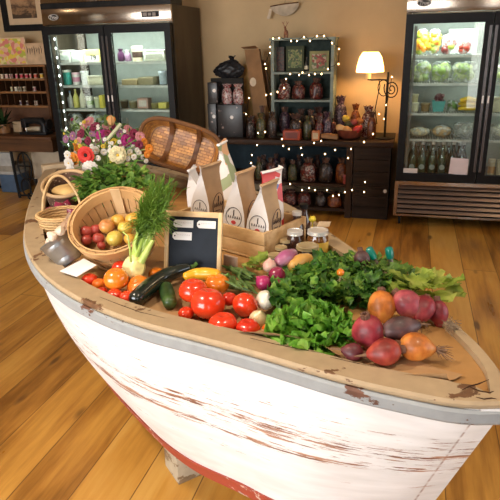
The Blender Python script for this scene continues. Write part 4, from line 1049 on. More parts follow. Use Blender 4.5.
for k in range(n):
    a = x0+.012+(x1-x0-.03)*k/n; hh = .026+.012*(k % 3 == 0); dz = -.02*(k % 2)
    m.tube([(a, sy-.001, zc+hh), (a+.002, sy-.001, zc-hh+dz), (a+.012, sy-.001, zc+hh*.4), (a+.018, sy-.001, zc+hh*.5)], .0022, 5)
m.build('lettering', M_BLACK, lb)
# treadle sewing table
SX0, SX1, SY0, SY1 = -4.95, at_y(53, 140, 5.40).x, 5.36, 5.99
SX1 = min(SX1, -3.62)
sw = thing('treadle_table', 'old brown treadle sewing table with ornate black iron legs at far left', 'table', ((SX0+SX1)/2, (SY0+SY1)/2, 0))
MB().bx(SX0, SX1, SY0, SY1, SWZ-.035, SWZ, bevel=.004).build('tabletop', M_BROWNWOOD, sw)
MB().bx(SX0+.03, SX1-.01, SY0+.03, SY1-.03, SWZ-.17, SWZ-.036).build('drawer_case', wood('apron_dark', (.10, .045, .018), (.04, .018, .009), 0, 12), sw)
def iron_leg(x):
    y = (SY0+SY1)/2-.1; m = MB(); Z = SWZ-.171
    def ovl(cy, cz, ry, rz, n=22): 
        L = [(x, cy+ry*math.cos(2*PI*k/n), cz+rz*math.sin(2*PI*k/n)) for k in range(n+1)]; m.tube(L, .011, 6, cap=False)
    m.tube([(x, y-.19, Z), (x, y-.15, Z-.2), (x, y-.20, .05), (x, y-.24, .013)], .016, 7); m.tube([(x, y+.19, Z), (x, y+.15, Z-.2), (x, y+.20, .05), (x, y+.24, .013)], .016, 7)
    ovl(y, Z-.16, .12, .15); ovl(y-.09, Z-.37, .06, .08); ovl(y+.09, Z-.37, .06, .08); ovl(y, Z-.48, .045, .06)
    m.tube([(x, y-.14, Z-.16), (x, y+.14, Z-.16)], .009, 6); m.tube([(x, y, Z), (x, y, Z-.42)], .009, 6); m.tube([(x, y-.19, .06), (x, y+.19, .06)], .012, 6)
    return m
# the leg seen in the photo stands face-on, so its scrollwork lies across the front
def iron_front(u0, u1, v0, y):
    x0, x1 = at_y(u0, 180, y).x, at_y(u1, 180, y).x; xc = (x0+x1)/2; w = (x1-x0)/2; Z = SWZ-.171; m = MB()
    def ovl(cx, cz, rx, rz, n=24): m.tube([(cx+rx*math.cos(2*PI*k/n), y, cz+rz*math.sin(2*PI*k/n)) for k in range(n+1)], .0095, 6, cap=False)
    m.tube([(xc-w*1.0, y, Z), (xc-w*.95, y, Z*.5), (xc-w*.85, y, .02)], .017, 7)
    ovl(xc+w*.1, Z*.70, w*.62, Z*.27); ovl(xc-w*.1, Z*.26, w*.42, Z*.17); ovl(xc+w*.62, Z*.27, w*.34, Z*.19); ovl(xc+w*.25, Z*.08, w*.3, Z*.065)
    m.tube([(xc+w*.1, y, Z), (xc+w*.1, y, Z*.43)], .009, 6); m.tube([(xc-w*.5, y, Z*.70), (xc+w*.7, y, Z*.70)], .009, 6)
    m.tube([(xc+w*1.0, y, Z*.45), (xc+w*.9, y, Z*.2), (xc+w*.95, y, .02)], .013, 7); m.tube([(xc-w, y, Z), (xc+w*.6, y, Z)], .013, 6)
    m.tube([(xc-w*.9, y, .05), (xc+w*.95, y, .05)], .011, 6)
    return m
iron_front(15.5, 36.5, 160, 5.42).build('iron_leg', M_IRON, sw)
iron_leg(SX0+.1).build('iron_leg', M_IRON, sw)
# pale boards under the table
def brd(name, label, quad, y, th, m): return slab(name, label, 'board', quad, y, th, m)
a = at_y(32, 160, 5.62).x; b = SX1-.02
o = MB().bx(a, b, 5.62, 5.65, .002, .55).build('pale_board', mat('pale_panel', (.46, .37, .26), .8, var=.04)); recenter(o, ((a+b)/2, 5.63, .002)); tag(o, 'pale beige board standing under the sewing table, right of the iron leg', 'board')
a = SX0+.2; b = at_y(14, 180, 5.6).x
o = MB().bx(a, b, 5.62, 5.66, .34, .50).build('white_drawer_front', mat('pale_blue_white', (.42, .40, .36), .7)); 
recenter(o, ((a+b)/2, 5.64, .34)); tag(o, 'grey white board under the sewing table, left of the iron leg', 'board')
t = thing('storage_box', 'blue storage box on the floor under the sewing table at far left', 'box', (-4.5, 5.75, 0))
MB().bx(a, b-.02, 5.68, 5.92, .002, .22, bevel=.006).build('tub', mat('dull_blue', (.06, .10, .16), .6), t); MB().bx(a-.01, b-.01, 5.67, 5.93, .222, .26, bevel=.005).build('lid', mat('dull_white', (.40, .38, .34), .6), t)
o = MB().bx(a-.02, b-.02, 5.665, 5.94, .262, .338).build('paper_stack', mat('paper_dull', (.30, .26, .2), .8)); recenter(o, ((a+b)/2, 5.8, .262)); tag(o, 'stack of papers on the blue storage box under the sewing table', 'papers')
# sewing machine
my = 5.55
def mp_(u, v): return at_y(u, v, my)
x0, x1 = mp_(22, 120).x, mp_(47, 120).x; w = x1-x0
sm = thing('sewing_machine', 'black vintage sewing machine on the sewing table beside the fridge', 'sewing machine', ((x0+x1)/2, my, SWZ))
MB().bx(x0-.01, x1+.01, my-.07, my+.07, SWZ+.001, SWZ+.03, bevel=.006).build('bed', M_BLACK, sm)
hgt = mp_(34, 118.5).z-SWZ
MB().tube([(x1-w*.13, my, SWZ+.03), (x1-w*.13, my, SWZ+hgt*.62), (x1-w*.22, my, SWZ+hgt*.84), (x0+w*.5, my, SWZ+hgt*.87), (x0+w*.12, my, SWZ+hgt*.86)], [.05, .04, .045, .036, .036], 12).build('arm', M_BLACK, sm)
MB().bx(x0, x0+w*.2, my-.035, my+.035, SWZ+hgt*.42, SWZ+hgt, bevel=.01).build('head', M_BLACK, sm)
MB().tube([(x0+w*.1, my, SWZ+.032), (x0+w*.1, my, SWZ+hgt*.42)], .006, 6).build('needle_bar', M_CHROME, sm)
MB().tube([(x1+.005, my, SWZ+hgt*.66), (x1+.03, my, SWZ+hgt*.66)], .055, 18).build('hand_wheel', M_BLACK, sm)
o = carton('packet', 'pale paper packet behind the black sewing machine', 'packet', 25.5, 40, 126.5, SWZ, (.50, .38, .24), y=5.68, dep=.03)
o = carton('packet', 'pale tan packet between the sewing machine and the wooden basket', 'packet', 13, 21, 121.5, SWZ, (.40, .27, .15), y=5.68, dep=.03)
x, w, h = span(-2, 9, 124, SWZ, 5.60); t = thing('wooden_tub', 'round golden wooden tub with a leafy plant on the sewing table', 'plant pot', (x, 5.6, SWZ))
MB().lathe([(w*.45, 0), (w*.5, h), (w*.46, h), (w*.4, .02)], 20, Matrix.Translation((x, 5.6, SWZ+.001))).build('tub', M_GOLDWOOD, t)
m = MB()
for k in range(40):
    a = rnd.uniform(0, 6.28); e = rnd.uniform(.3, 1.3); L = rnd.uniform(.12, .28); d = V((math.cos(a)*math.cos(e), math.sin(a)*math.cos(e), math.sin(e))); p0 = V((x, 5.6, SWZ+h*.8))
    pts = [p0+d*L*t_+V((0, 0, -.06*t_*t_)) for t_ in (0, .33, .66, 1)]
    m.strip(pts, .018, V((0, 0, 1)), widths=[.2, .8, 1, .1])
m.build('leaves', mat('plant_dark', (.02, .045, .012), .5), t)
# ------------------------------------------------------------------ helpers for produce
def vegmat(name, stops, scale=8, rough=.3, coat=.3, bump=0, stretch=(1, 1, 1), detail=3):
    if name in _mc: return _mc[name]
    q = NT(name); nf = q.noise(q.mapping('Object', stretch), scale, detail)
    q.l(q.ramp(nf, stops), q.b.inputs['Base Color']); q.b.inputs['Roughness'].default_value = rough
    q.b.inputs['Coat Weight'].default_value = coat; q.b.inputs['Coat Roughness'].default_value = .12
    if bump: q.bump(nf, bump, .004)
    _mc[name] = q.m; return q.m
def leafmat(name, dk, md, lt, scale=22, trans=.3, rough=.5):
    if name in _mc: return _mc[name]
    q = NT(name); nf = q.noise(q.mapping('Object'), scale, 4)
    c = q.ramp(nf, [(.3, dk), (.5, md), (.7, lt)]); q.l(c, q.b.inputs['Base Color']); q.b.inputs['Roughness'].default_value = rough
    t = q.n('ShaderNodeBsdfTranslucent'); q.l(c, t.inputs[0]); mx = q.n('ShaderNodeMixShader'); mx.inputs[0].default_value = trans
    q.l(q.b.outputs[0], mx.inputs[1]); q.l(t.outputs[0], mx.inputs[2]); q.l(mx.outputs[0], q.out.inputs[0])
    _mc[name] = q.m; return q.m
def seat(u, v, rp, base, q=.85):
    """centre and radius of a ball seen at pixel (u,v) with radius rp that rests on base"""
    r = .03
    for _ in range(8):
        P = at_z(u, v, base + r*q); r = rp*depth(P)/FPX
    return P, r
TOM_RED = vegmat('tomato_red', [(.3, (.62, .024, .006)), (.7, (.76, .060, .012))], 14, .22, .5)
TOM_DEEP = vegmat('tomato_deep', [(.3, (.54, .016, .006)), (.7, (.68, .035, .010))], 14, .22, .5)
TOM_ORG = vegmat('tomato_orange', [(.3, (.74, .15, .008)), (.7, (.80, .26, .02))], 14, .22, .5)
TOM_MIX = vegmat('tomato_orange_red', [(.36, (.72, .07, .008)), (.62, (.80, .26, .02))], 10, .22, .5)
CALYX = mat('calyx_green', (.10, .22, .03), .55)
SCAR = mat('stem_scar', (.34, .24, .08), .7)
def tomato(label, u, v, rp, m, base=None, q=.84, lob=.035, tilt=(.0, 0), star=False, scar=False):
    base = D+.004 if base is None else base
    P, r = seat(u, v, rp, base, q); n = rnd.choice((5, 6, 7)); ph = rnd.uniform(0, 6)
    Mx = Euler((tilt[0], tilt[1], rnd.uniform(0, 6))).to_matrix()
    def fn(p, a, t):
        ct = math.cos(t); k = 1 + lob*math.cos(n*a+ph)*(.35+.65*max(0, math.sin(t)))
        z = p.z*q; 
        if t > 0: z -= .20*math.exp(-(ct/.28)**2)
        else: z += .08*math.exp(-(ct/.3)**2)
        return V((p.x*k, p.y*k, z))
    o = MB().ball(P, r, 26, 18, Mx, fn=fn).build('tomato', m); recenter(o, V((P.x, P.y, base)))
    tag(o, label, 'tomato', 'tomatoes along the near side')
    top = P + Mx @ V((0, 0, r*(q-.17)))
    if star:
        s = MB()
        for k in range(5):
            a = 2*PI*k/5; d = Mx @ V((math.cos(a), math.sin(a), 0)); nn = Mx @ V((0, 0, 1))
            s.strip([top+nn*.003, top+d*r*.2+nn*.010, top+d*r*.42+nn*.012], r*.07, nn, widths=[.8, 1, .1])
        s.tube([top, top+(Mx @ V((.003, 0, .014)))], .003, 6); adopt(s.build('calyx', CALYX), o)
    if scar: adopt(MB().ball(top, (r*.16, r*.16, r*.05), 10, 6, Mx).build('stem_scar', SCAR), o)
    return o
TL = 'left heap beside the bushel basket'
tomato('deep red tomato at the back of the left heap, just below the bushel basket', 121, 268.5, 9.5, TOM_DEEP, base=D+.03)
tomato('large smooth orange tomato, biggest of the left tomato heap', 116, 279, 12.4, TOM_ORG, base=D+.022, q=.92, lob=.012)
tomato('small red tomato at the far left of the left heap beside the white card', 89.5, 280, 8, TOM_RED)
tomato('small orange red tomato second from the left in the left heap', 99, 284.5, 7.2, TOM_MIX)
tomato('orange tomato with a stem scar, directly left of the black squash', 138.5, 286, 12, TOM_MIX, q=.78, lob=.05, tilt=(.45, .1), scar=True)
tomato('small red tomato at the front of the left heap, below the orange red one', 102, 292.5, 6.2, TOM_DEEP)
tomato('red tomato at the front of the left heap under the large orange tomato', 114.5, 295.5, 8, TOM_RED)
tomato('red tomato at the front of the left heap touching the black squash\'s end', 127.5, 298, 8.5, TOM_RED)
tomato('orange tomato behind the black squash below the fennel bulb', 156.5, 274, 8, TOM_ORG, base=D+.015)
tomato('red tomato behind and left of the largest red tomato', 193, 290.5, 14.5, TOM_RED, base=D+.02, q=.82)
tomato('largest red tomato, at the front in the middle of the boat', 208, 303.5, 17.6, TOM_RED, q=.9, lob=.02, tilt=(.2, 0), star=False)
tomato('wide ribbed red tomato at the rim below the largest red tomato', 223, 323, 14.6, TOM_RED, q=.70, lob=.06)
tomato('pointed oblong red tomato at the rim left of the lettuce', 248, 328, 12.5, TOM_DEEP, q=.72, lob=.06)
tomato('red tomato with a brown stem scar right of the largest red tomato', 245, 305, 13, TOM_RED, base=D+.01, q=.9, tilt=(.9, -.9), scar=True)
tomato('deep red tomato wedged behind, between the largest and the scarred one', 229.5, 299, 8, TOM_DEEP, base=D+.02)
tomato('small red tomato low at the left of the largest red tomato', 186, 313.5, 8, TOM_RED)
tomato('small orange red tomato half hidden at the left edge of the lettuce', 269, 330, 8, TOM_MIX)
tomato('orange tomato behind the largest red tomato beside the green beans', 217, 284, 12.5, TOM_ORG, base=D+.02, q=.82)
# ---- squashes
ZUC = vegmat('black_zucchini', [(.35, (.006, .010, .008)), (.7, (.018, .028, .020))], 16, .22, .6)
def longveg(name, label, cat, pts, rps, base, m, q=1.0, group=None, n=16, stem=None):
    P = []; rs = []
    for (u, v), rp in zip(pts, rps):
        p, r = seat(u, v, rp, base if not isinstance(base, (list, tuple)) else base[len(P)], q); P.append(p); rs.append(r)
    L = []; RR = []; N = 6*(len(P)-1)
    for i in range(N+1):
        t = i/N*(len(P)-1); tab = [(k, *P[k], rs[k]) for k in range(len(P))]; w = smooth(tab, t); L.append(V(w[:3])); RR.append(w[3])
    d0 = (L[0]-L[1]).normalized(); d1 = (L[-1]-L[-2]).normalized()
    L = [L[0]+d0*RR[0]*.75, L[0]+d0*RR[0]*.6, L[0]+d0*RR[0]*.3]+L+[L[-1]+d1*RR[-1]*.3, L[-1]+d1*RR[-1]*.6, L[-1]+d1*RR[-1]*.75]
    RR = [RR[0]*.1, RR[0]*.6, RR[0]*.88]+RR+[RR[-1]*.88, RR[-1]*.6, RR[-1]*.1]
    o = MB().tube(L, RR, n).build(name, m); c = L[len(L)//2]; recenter(o, V((c.x, c.y, c.z-RR[len(RR)//2]))); tag(o, label, cat, group)
    if stem is not None:
        e = L[-1]; adopt(MB().tube([e-d1*.01, e+d1*.012, e+d1*.022+V((0, 0, .006))], [RR[-4]*.5, RR[-4]*.32, RR[-4]*.38], 7).build('stem', stem), o)
    return o
longveg('black_zucchini', 'long shiny black zucchini lying across the boat below the chalkboard', 'zucchini', [(136, 299), (148, 288), (162, 278), (176, 271.5), (187, 268)], [8.5, 8.8, 7.8, 6.8, 5.6], [D+.006, D+.012, D+.02, D+.03, D+.035], ZUC, stem=CALYX)
longveg('cucumber', 'dark green cucumber lying under the black zucchini', 'cucumber', [(166, 288), (168, 296), (170, 303)], [7, 7.6, 7.2], D+.003, vegmat('cuke', [(.35, (.010, .035, .006)), (.65, (.05, .10, .02))], 30, .4, .3, stretch=(1, 1, 1)))
longveg('yellow_squash', 'orange yellow crookneck squash behind the red tomatoes, below the chalkboard', 'squash', [(186, 276), (197, 273.5), (208, 274), (217, 275)], [4.2, 5.5, 6.5, 6], D+.05, vegmat('squash_gold', [(.3, (.70, .30, .01)), (.7, (.78, .42, .02))], 12, .35, .3), stem=CALYX)
# ---- onions
WON = vegmat('white_onion', [(.3, (.70, .62, .46)), (.7, (.80, .76, .66))], 12, .3, .3)
RON = vegmat('red_onion', [(.3, (.16, .010, .035)), (.7, (.30, .02, .07))], 12, .25, .45)
MAG = vegmat('magenta_onion', [(.3, (.36, .015, .10)), (.7, (.50, .04, .16))], 12, .25, .45)
def onion(label, u, v, rp, m, base=None, q=.95, tilt=(0, 0), group='onions', name='onion', cat='onion', tip=True):
    base = D+.004 if base is None else base
    P, r = seat(u, v, rp, base, q); Mx = Euler((tilt[0], tilt[1], rnd.uniform(0, 6))).to_matrix()
    def fn(p, a, t):
        k = 1+.015*math.cos(8*a); z = p.z*q
        if t > .9 and tip: z += .35*((t-.9)/.67)**2
        return V((p.x*k, p.y*k, z))
    o = MB().ball(P, r, 20, 16, Mx, fn=fn).build(name, m); recenter(o, V((P.x, P.y, base))); tag(o, label, cat, group)
    b = P - Mx @ V((0, 0, r*q)); s = MB()
    for k in range(7): s.tube([b, b+Mx @ V((jit(.012), jit(.012), -.012))], .0007, 4)
    adopt(s.build('roots', mat('onion_roots', (.5, .4, .25), .8)), o)
    return o
onion('round white onion beside the dark green kale', 265.5, 300, 10, WON, base=D+.02, tilt=(.3, .5))
onion('yellowish white onion low at the rim between the tomatoes and lettuce', 258, 319, 9, vegmat('cream_onion', [(.3, (.66, .48, .24)), (.7, (.76, .62, .38))], 12, .3, .3), tilt=(.4, 0))
onion('bright magenta onion right of the green beans', 263.5, 283, 8, MAG, base=D+.035, tilt=(.9, .5))
onion('large dark red onion above the white onion', 277, 275, 8.8, RON, base=D+.045, tilt=(.6, 0))
onion('dark red onion directly behind the white onion', 279, 285.5, 7, RON, base=D+.03, tilt=(.8, 0))
onion('pale pink turnip above the magenta onion', 269.5, 266, 7, vegmat('pink_turnip', [(.35, (.56, .22, .20)), (.65, (.74, .56, .42))], 10, .35, .2), base=D+.05, name='turnip', cat='turnip', group='turnips')
longveg('purple_turnip', 'long purple pink turnip behind the onions below the jars', 'turnip', [(279, 262), (286, 257.5), (293, 253.5)], [6, 7.8, 5], D+.055, vegmat('purple_turnip', [(.4, (.30, .04, .16)), (.62, (.55, .25, .34))], 9, .3, .3))
longveg('butternut', 'pale orange squash lying between the purple turnip and the kale', 'squash', [(293, 266), (300, 261.5), (308, 259)], [6.5, 7.5, 6], D+.04, vegmat('butternut', [(.3, (.62, .30, .06)), (.7, (.70, .42, .12))], 12, .4, .1))
# ---- beans
gb = thing('green_beans', 'heap of long dark green beans between the tomatoes and the wooden crate', 'beans', at_z(240, 283, D)); m = MB(); BEAN = vegmat('bean_green', [(.3, (.045, .11, .02)), (.7, (.14, .24, .06))], 20, .45, .1)
for k in range(46):
    u, v = 229+22*rnd.random(), 268+20*rnd.random(); z = D+.02+.055*rnd.random()*(1-abs(u-240)/16); p = at_z(u, v, z); a = R(-52)+jit(.5)+YAW; L = rnd.uniform(.05, .09)
    d = V((math.cos(a), math.sin(a), jit(.25))); s_ = V((0, 0, 1)).cross(d)*jit(.012)
    m.tube([p-d*L*.5, p-d*L*.3, p+s_, p+d*L*.3, p+d*L*.5], [.0015, .0045, .005, .0042, .001], 6)
m.build('pods', BEAN, gb)
# ---- beets
def beetm(n, a, b): return vegmat(n, [(.36, tuple(x*.55 for x in a)), (.47, a), (.66, b)], 26, .5, .06, .5, detail=6)
B_RED = beetm('beet_red', (.24, .015, .025), (.40, .05, .06)); B_PNK = beetm('beet_pink', (.34, .05, .07), (.50, .13, .12)); B_GLD = beetm('beet_gold', (.52, .15, .02), (.66, .27, .05))
B_CRM = beetm('beet_crimson', (.30, .03, .02), (.44, .08, .04)); B_BRN = beetm('beet_brown', (.085, .035, .035), (.17, .08, .07)); B_DRK = beetm('beet_dark', (.10, .015, .02), (.2, .03, .035))
ROOT = mat('root_hair', (.20, .11, .06), .8)
def beet(label, u, v, rp, m, tail, base=None, q=1.0, lon=1.15, hair=0, crown=True, name='beet'):
    """tail: image-plane direction (du,dv) of the tap root"""
    base = DB+.004 if base is None else base
    P, r = seat(u, v, rp, base, q)
    d = (CX*tail[0] - CY*tail[1] + FWD*(tail[2] if len(tail) > 2 else 0)).normalized(); x, y = frame_of(d); Mx = Matrix((x, y, d)).transposed()
    ph = rnd.uniform(0, 6)
    def fn(p, a, t):
        k = 1+.035*math.cos(3*a+ph)+.02*math.cos(7*a); s = math.sin(t)
        z = p.z*lon*(1 if s < 0 else 1+.22*s**4); w = 1 if s < 0 else (1-.20*s*s)
        return V((p.x*k*w, p.y*k*w, z))
    o = MB().ball(P, r, 24, 18, Mx, fn=fn).build(name, m); recenter(o, V((P.x, P.y, base))); tag(o, label, 'beet', 'beets at the bow')
    e = P+d*r*lon*1.1; b = P-d*r*lon*.97; s = MB()
    s.tube([e-d*.008, e+d*.010, e+d*.028+V((0, 0, jit(.006)))], [r*.22, r*.10, .0012], 7)
    for k in range(hair):
        w = V((jit(1), jit(1), jit(1)))*.018; s.tube([e-d*.004, e+d*.014+w*.5, e+d*.026+w+V((0, 0, -.004))], [.0014, .001, .0005], 4)
    adopt(s.build('tap_root', ROOT), o)
    if crown:
        s = MB()
        for k in range(9):
            a = 2*PI*k/9; w = x*math.cos(a)*r*.22+y*math.sin(a)*r*.22; s.tube([b+w*.8+d*.006, b+w-d*.010], [.005, .003], 6)
        adopt(s.build('leaf_stubs', mat('stub_brown', (.14, .06, .035), .8)), o)
    return o
beet('dark beet low at the rim right of the lettuce', 353, 352, 9, B_DRK, (-1, -.2))
beet('large glossy red beet beside the lettuce, crown facing up', 368.5, 332, 16, B_RED, (.3, 1, .5), base=DB+.012)
beet('golden orange beet at the back, nearest the kale', 381.5, 306, 14, B_GLD, (-.1, .9, -.5), base=DB+.012, hair=7)
beet('dull pink beet in the back row, right of the golden one', 407, 304, 13.5, B_PNK, (.5, .6, -.4), base=DB+.02, hair=5)
beet('upright reddish beet overlapping the dull pink one, second from right at back', 422.5, 308.5, 12.5, B_RED, (-.4, .5, -.6), base=DB+.012, lon=1.25, hair=9)
beet('narrow red beet at the right end of the back row', 438.5, 313, 9.5, B_RED, (.1, 1, 0), lon=1.4, hair=3)
beet('brown purple cut beet lying in the middle of the beets', 400, 328.5, 12, B_BRN, (1, -.15, .2), base=DB+.03, lon=1.6)
beet('crimson beet in the front row, lying on the rim', 385, 352, 14, B_CRM, (-1, .15, 0), lon=1.15)
beet('orange beet with hairy root at the front right, nearest the bow', 416, 347, 14.5, B_GLD, (1, .12, -.1), lon=1.15, hair=26)
beet('small brownish beet half buried in the kale near the teal handles', 362, 259, 7.8, B_BRN, (.2, 1, 0), base=D+.05)
onion('small orange tomato like fruit peeping out of the kale', 340.5, 272.5, 4, TOM_ORG, base=D+.09, name='orange_fruit', cat='fruit', group='fruit in the kale', tip=False)
rt = thing('root_tangle', 'dry tangle of fine grey roots on the rim right of the beets', 'roots', at_z(454, 326, 1.0)); m = MB()
for k in range(70):
    p = at_z(447+11*rnd.random(), 321+9*rnd.random(), 1.0+.02*rnd.random()); w = V((jit(1), jit(1), jit(.6)))*.022; w2 = V((jit(1), jit(1), jit(.5)))*.018
    m.tube([p, p+w*.5+w2*.3, p+w], .0007, 4)
m.build('root_fibres', mat('dry_roots', (.26, .19, .13), .9), rt)
# ---- leaf generators
def frill(m, base, az, el, L, W, curl, ruf, nl=7, nw=8, mi=0, fr=3.0):
    side = V((-math.sin(az), math.cos(az), 0)); p = V(base); ph = rnd.uniform(0, 6); ph2 = rnd.uniform(0, 6); G = []
    for i in range(nl+1):
        s = i/nl; e = el-curl*s; d = V((math.cos(az)*math.cos(e), math.sin(az)*math.cos(e), math.sin(e))); n = side.cross(d); n = -n if n.z*math.cos(e) < 0 else n
        if i: p = p+d*(L/nl)
        w = W*(.16+.84*min(1, s*1.25)**.8)*math.sqrt(max(0.05, 1-max(0, (s-.6)/.42)**2)); row = []
        for j in range(nw+1):
            t = 2*j/nw-1; a = abs(t)**1.6*(.25+s)
            rz = ruf*L*a*math.sin(fr*2*t*2.2+s*7*fr*.5+ph)+ruf*L*.5*s*math.sin(9*t+ph2+5*s)
            row.append(m.bm.verts.new(p+side*(w*t)+n*(rz+.25*W*t*t*s)+d*(ruf*L*.6*a*math.sin(11*t+ph2))))
        G.append(row)
    for a, b in zip(G, G[1:]):
        for j in range(nw): m.face([a[j], a[j+1], b[j+1], b[j]], mi)
LET = leafmat('lettuce_green', (.07, .24, .015), (.16, .42, .035), (.36, .62, .10), 26, .4)
KALE = leafmat('kale_green', (.012, .06, .006), (.05, .17, .015), (.24, .42, .05), 30, .25)
PARS = leafmat('parsley_green', (.012, .055, .006), (.05, .16, .016), (.24, .40, .05), 34, .25)
YLET = leafmat('yellow_lettuce', (.12, .19, .02), (.32, .42, .06), (.5, .55, .14), 18, .35)
RIB = mat('pale_rib', (.5, .58, .28), .5)
# frilly lettuce
lc = at_z(313, 332, D+.03); lh = thing('lettuce', 'big bright green frilly lettuce at the rim between tomatoes and beets', 'lettuce', (lc.x, lc.y, D)); m = MB()
for k in range(52):
    f = (k+.5)/52; az = k*2.39996+jit(.2); el = 1.45-1.25*f**.8+jit(.12); L = .062+.052*f+jit(.008)
    b = V((lc.x+.028*f*math.cos(az), lc.y+.022*f*math.sin(az), D+.038-.03*f))
    frill(m, b, az, el, L, .036+.026*f, .55+.7*f, .15, nl=10, nw=18, fr=5.2)
m.build('leaves', LET, lh, angle=3.2)
def leafy_mound(name, label, cat, pxs, base, hgt, mt, n, size, ruf, stems=None, seed=1, el0=(.2, 1.3), wk=.6, curl=.9):
    """bunch of curly leaves covering the region spanned by pixel points"""
    t = thing(name, label, cat, at_z(*pxs[0][:2], base)); m = MB(); st_ = MB()
    for k in range(n):
        u, v, ru, rv = pxs[rnd.randrange(len(pxs))]; a = rnd.uniform(0, 2*PI); rr = math.sqrt(rnd.random())
        pu, pv = u+ru*rr*math.cos(a), v+rv*rr*math.sin(a); z = base+hgt*(1-rr**2)*rnd.uniform(.35, 1)
        p = at_z(pu, pv, z); az = rnd.uniform(0, 2*PI) if rr < .5 else math.atan2(p.y-at_z(u, v, z).y, p.x-at_z(u, v, z).x)+jit(.9)
        frill(m, p, az, rnd.uniform(*el0), size*rnd.uniform(.7, 1.25), size*wk*rnd.uniform(.7, 1.2), curl, ruf, 4, 6, fr=3.2)
        if stems and k % 4 == 0: q0 = at_z(u, v, base); st_.tube([q0, (q0+p)/2+V((0, 0, .01)), p], .0018, 5)
    m.build('leaves', mt, t, angle=3.2)
    if stems: st_.build('stems', stems, t)
    return t
STEM = mat('green_stem', (.16, .28, .06), .5)
leafy_mound('kale', 'dark green curly kale heap behind the bright lettuce', 'kale', [(305, 284, 28, 16), (285, 293, 12, 12), (330, 288, 24, 16), (318, 272, 22, 14)], D+.012, .085, KALE, 420, .034, .22, STEM)
leafy_mound('parsley', 'dark leafy bunch of parsley between the kale and the beets', 'parsley', [(345, 282, 20, 18), (358, 292, 18, 14), (350, 268, 16, 12), (372, 282, 14, 12)], D+.012, .075, PARS, 330, .031, .20, STEM)
leafy_mound('salad_greens', 'mid green salad leaves behind the golden beet below the teal handles', 'greens', [(385, 276, 18, 10), (372, 268, 14, 8), (400, 280, 14, 9)], D+.016, .06, leafmat('salad_green', (.03, .09, .012), (.10, .21, .03), (.28, .40, .07), 24, .3), 130, .034, .13, STEM)
leafy_mound('lettuce_leaf', 'loose yellow green lettuce leaves behind the beets, over the far rim', 'lettuce', [(424, 286, 18, 8), (434, 289, 12, 8), (412, 284, 10, 8)], 1.012, .035, YLET, 34, .058, .10, el0=(.3, 1.1), wk=.5, curl=.8)
leafy_mound('celery_leaves', 'small yellow green leaf tuft between the crate and the pink turnip', 'greens', [(259, 265, 6, 6)], D+.03, .05, YLET, 16, .03, .1, el0=(.5, 1.4))
# ---- fennel
FB = at_z(133, 271, D+.058); fen = thing('fennel', 'fennel with white bulb, green stalks and feathery fronds beside the bushel basket', 'fennel', (FB.x, FB.y, D))
FBM = vegmat('fennel_bulb', [(.3, (.70, .58, .16)), (.7, (.78, .76, .44))], 10, .35, .2)
STK = vegmat('fennel_stalk', [(.3, (.30, .44, .06)), (.7, (.50, .60, .16))], 14, .4, .15)
dpx = depth(FB)/FPX; bax = (at_y(143, 235, FB.y+.05)-FB).normalized(); x_, y_ = frame_of(bax); Mx = Matrix((x_, y_, bax)).transposed()
MB().ball(FB+bax*.008, (.038, .030, .042), 22, 14, Mx, fn=lambda p, a, t: V((p.x*(1+.05*math.cos(6*a)), p.y*(1+.05*math.cos(6*a)), p.z))).build('bulb', FBM, fen)
tips = []
for k, (u, v, dy, r) in enumerate([(138, 232, .02, .008), (146, 224, .05, .0105), (152, 218, .06, .011), (156, 214, .07, .010), (159, 212, .06, .008), (150, 232, .03, .009), (162, 214, .05, .006), (141, 214, .06, .006)]):
    e = at_y(u, v, FB.y+dy); b = FB+bax*.03+V((jit(.012), jit(.01), 0)); mid = b.lerp(e, .5)+V((.004*(k-3), 0, .008))
    MB().tube([FB+bax*.0, b, b.lerp(mid, .6), mid, e], [.018, r*1.25, r*1.15, r, r*.75], 10, flat=.7).build('stalk', STK, fen); tips.append((b, mid, e))
sh = at_y(141, 262, FB.y-.02); e = at_y(153, 240, FB.y); MB().tube([sh, sh.lerp(e, .5), e], [.012, .009, .006], 9).build('side_shoot', STK, fen)
FRD = leafmat('fennel_frond', (.07, .16, .015), (.18, .33, .035), (.34, .48, .09), 20, .35)
m = MB()
for k in range(2300):
    b, mid, e = tips[rnd.randrange(len(tips))]; s0 = rnd.uniform(.55, 1); p = mid.lerp(e, s0)
    v = 205+40*rnd.uniform(-1, .9); u = 160.5+(200-v)*.26+rnd.gauss(0, .5)*(15+(205-v)*.13); 
    tgt = at_y(u, v, FB.y+.07+jit(.06)); d = tgt-p; Ld = d.length; 
    st0 = p+d*rnd.uniform(0, .55); d2 = (d.normalized()*.6+V((jit(.5), jit(.5), .45))).normalized()*rnd.uniform(.03, .075)
    q1 = st0+d2*.5+V((0, 0, .006)); q2 = st0+d2+V((jit(.008), jit(.008), -.012))
    m.tube([st0, q1, q2], [.0012, .0011, .0005], 3, cap=False)
for k in range(26):
    b, mid, e = tips[k % len(tips)]; u, v = 161+17*jit(1), 172+22*rnd.random(); tgt = at_y(u, v, FB.y+.08+jit(.04)); m.tube([e, e.lerp(tgt, .5)+V((jit(.01), 0, .01)), tgt], [.004, .0025, .001], 5)
m.build('fronds', FRD, fen)
hb = at_y(128, 236, FB.y-.03); m = MB(); m.tube([at_y(131, 262, FB.y-.03), at_y(130, 250, FB.y-.035), hb, at_y(123, 232, FB.y-.02)], [.003, .0028, .0025, .002], 6); m.build('loose_stem', STK, fen)
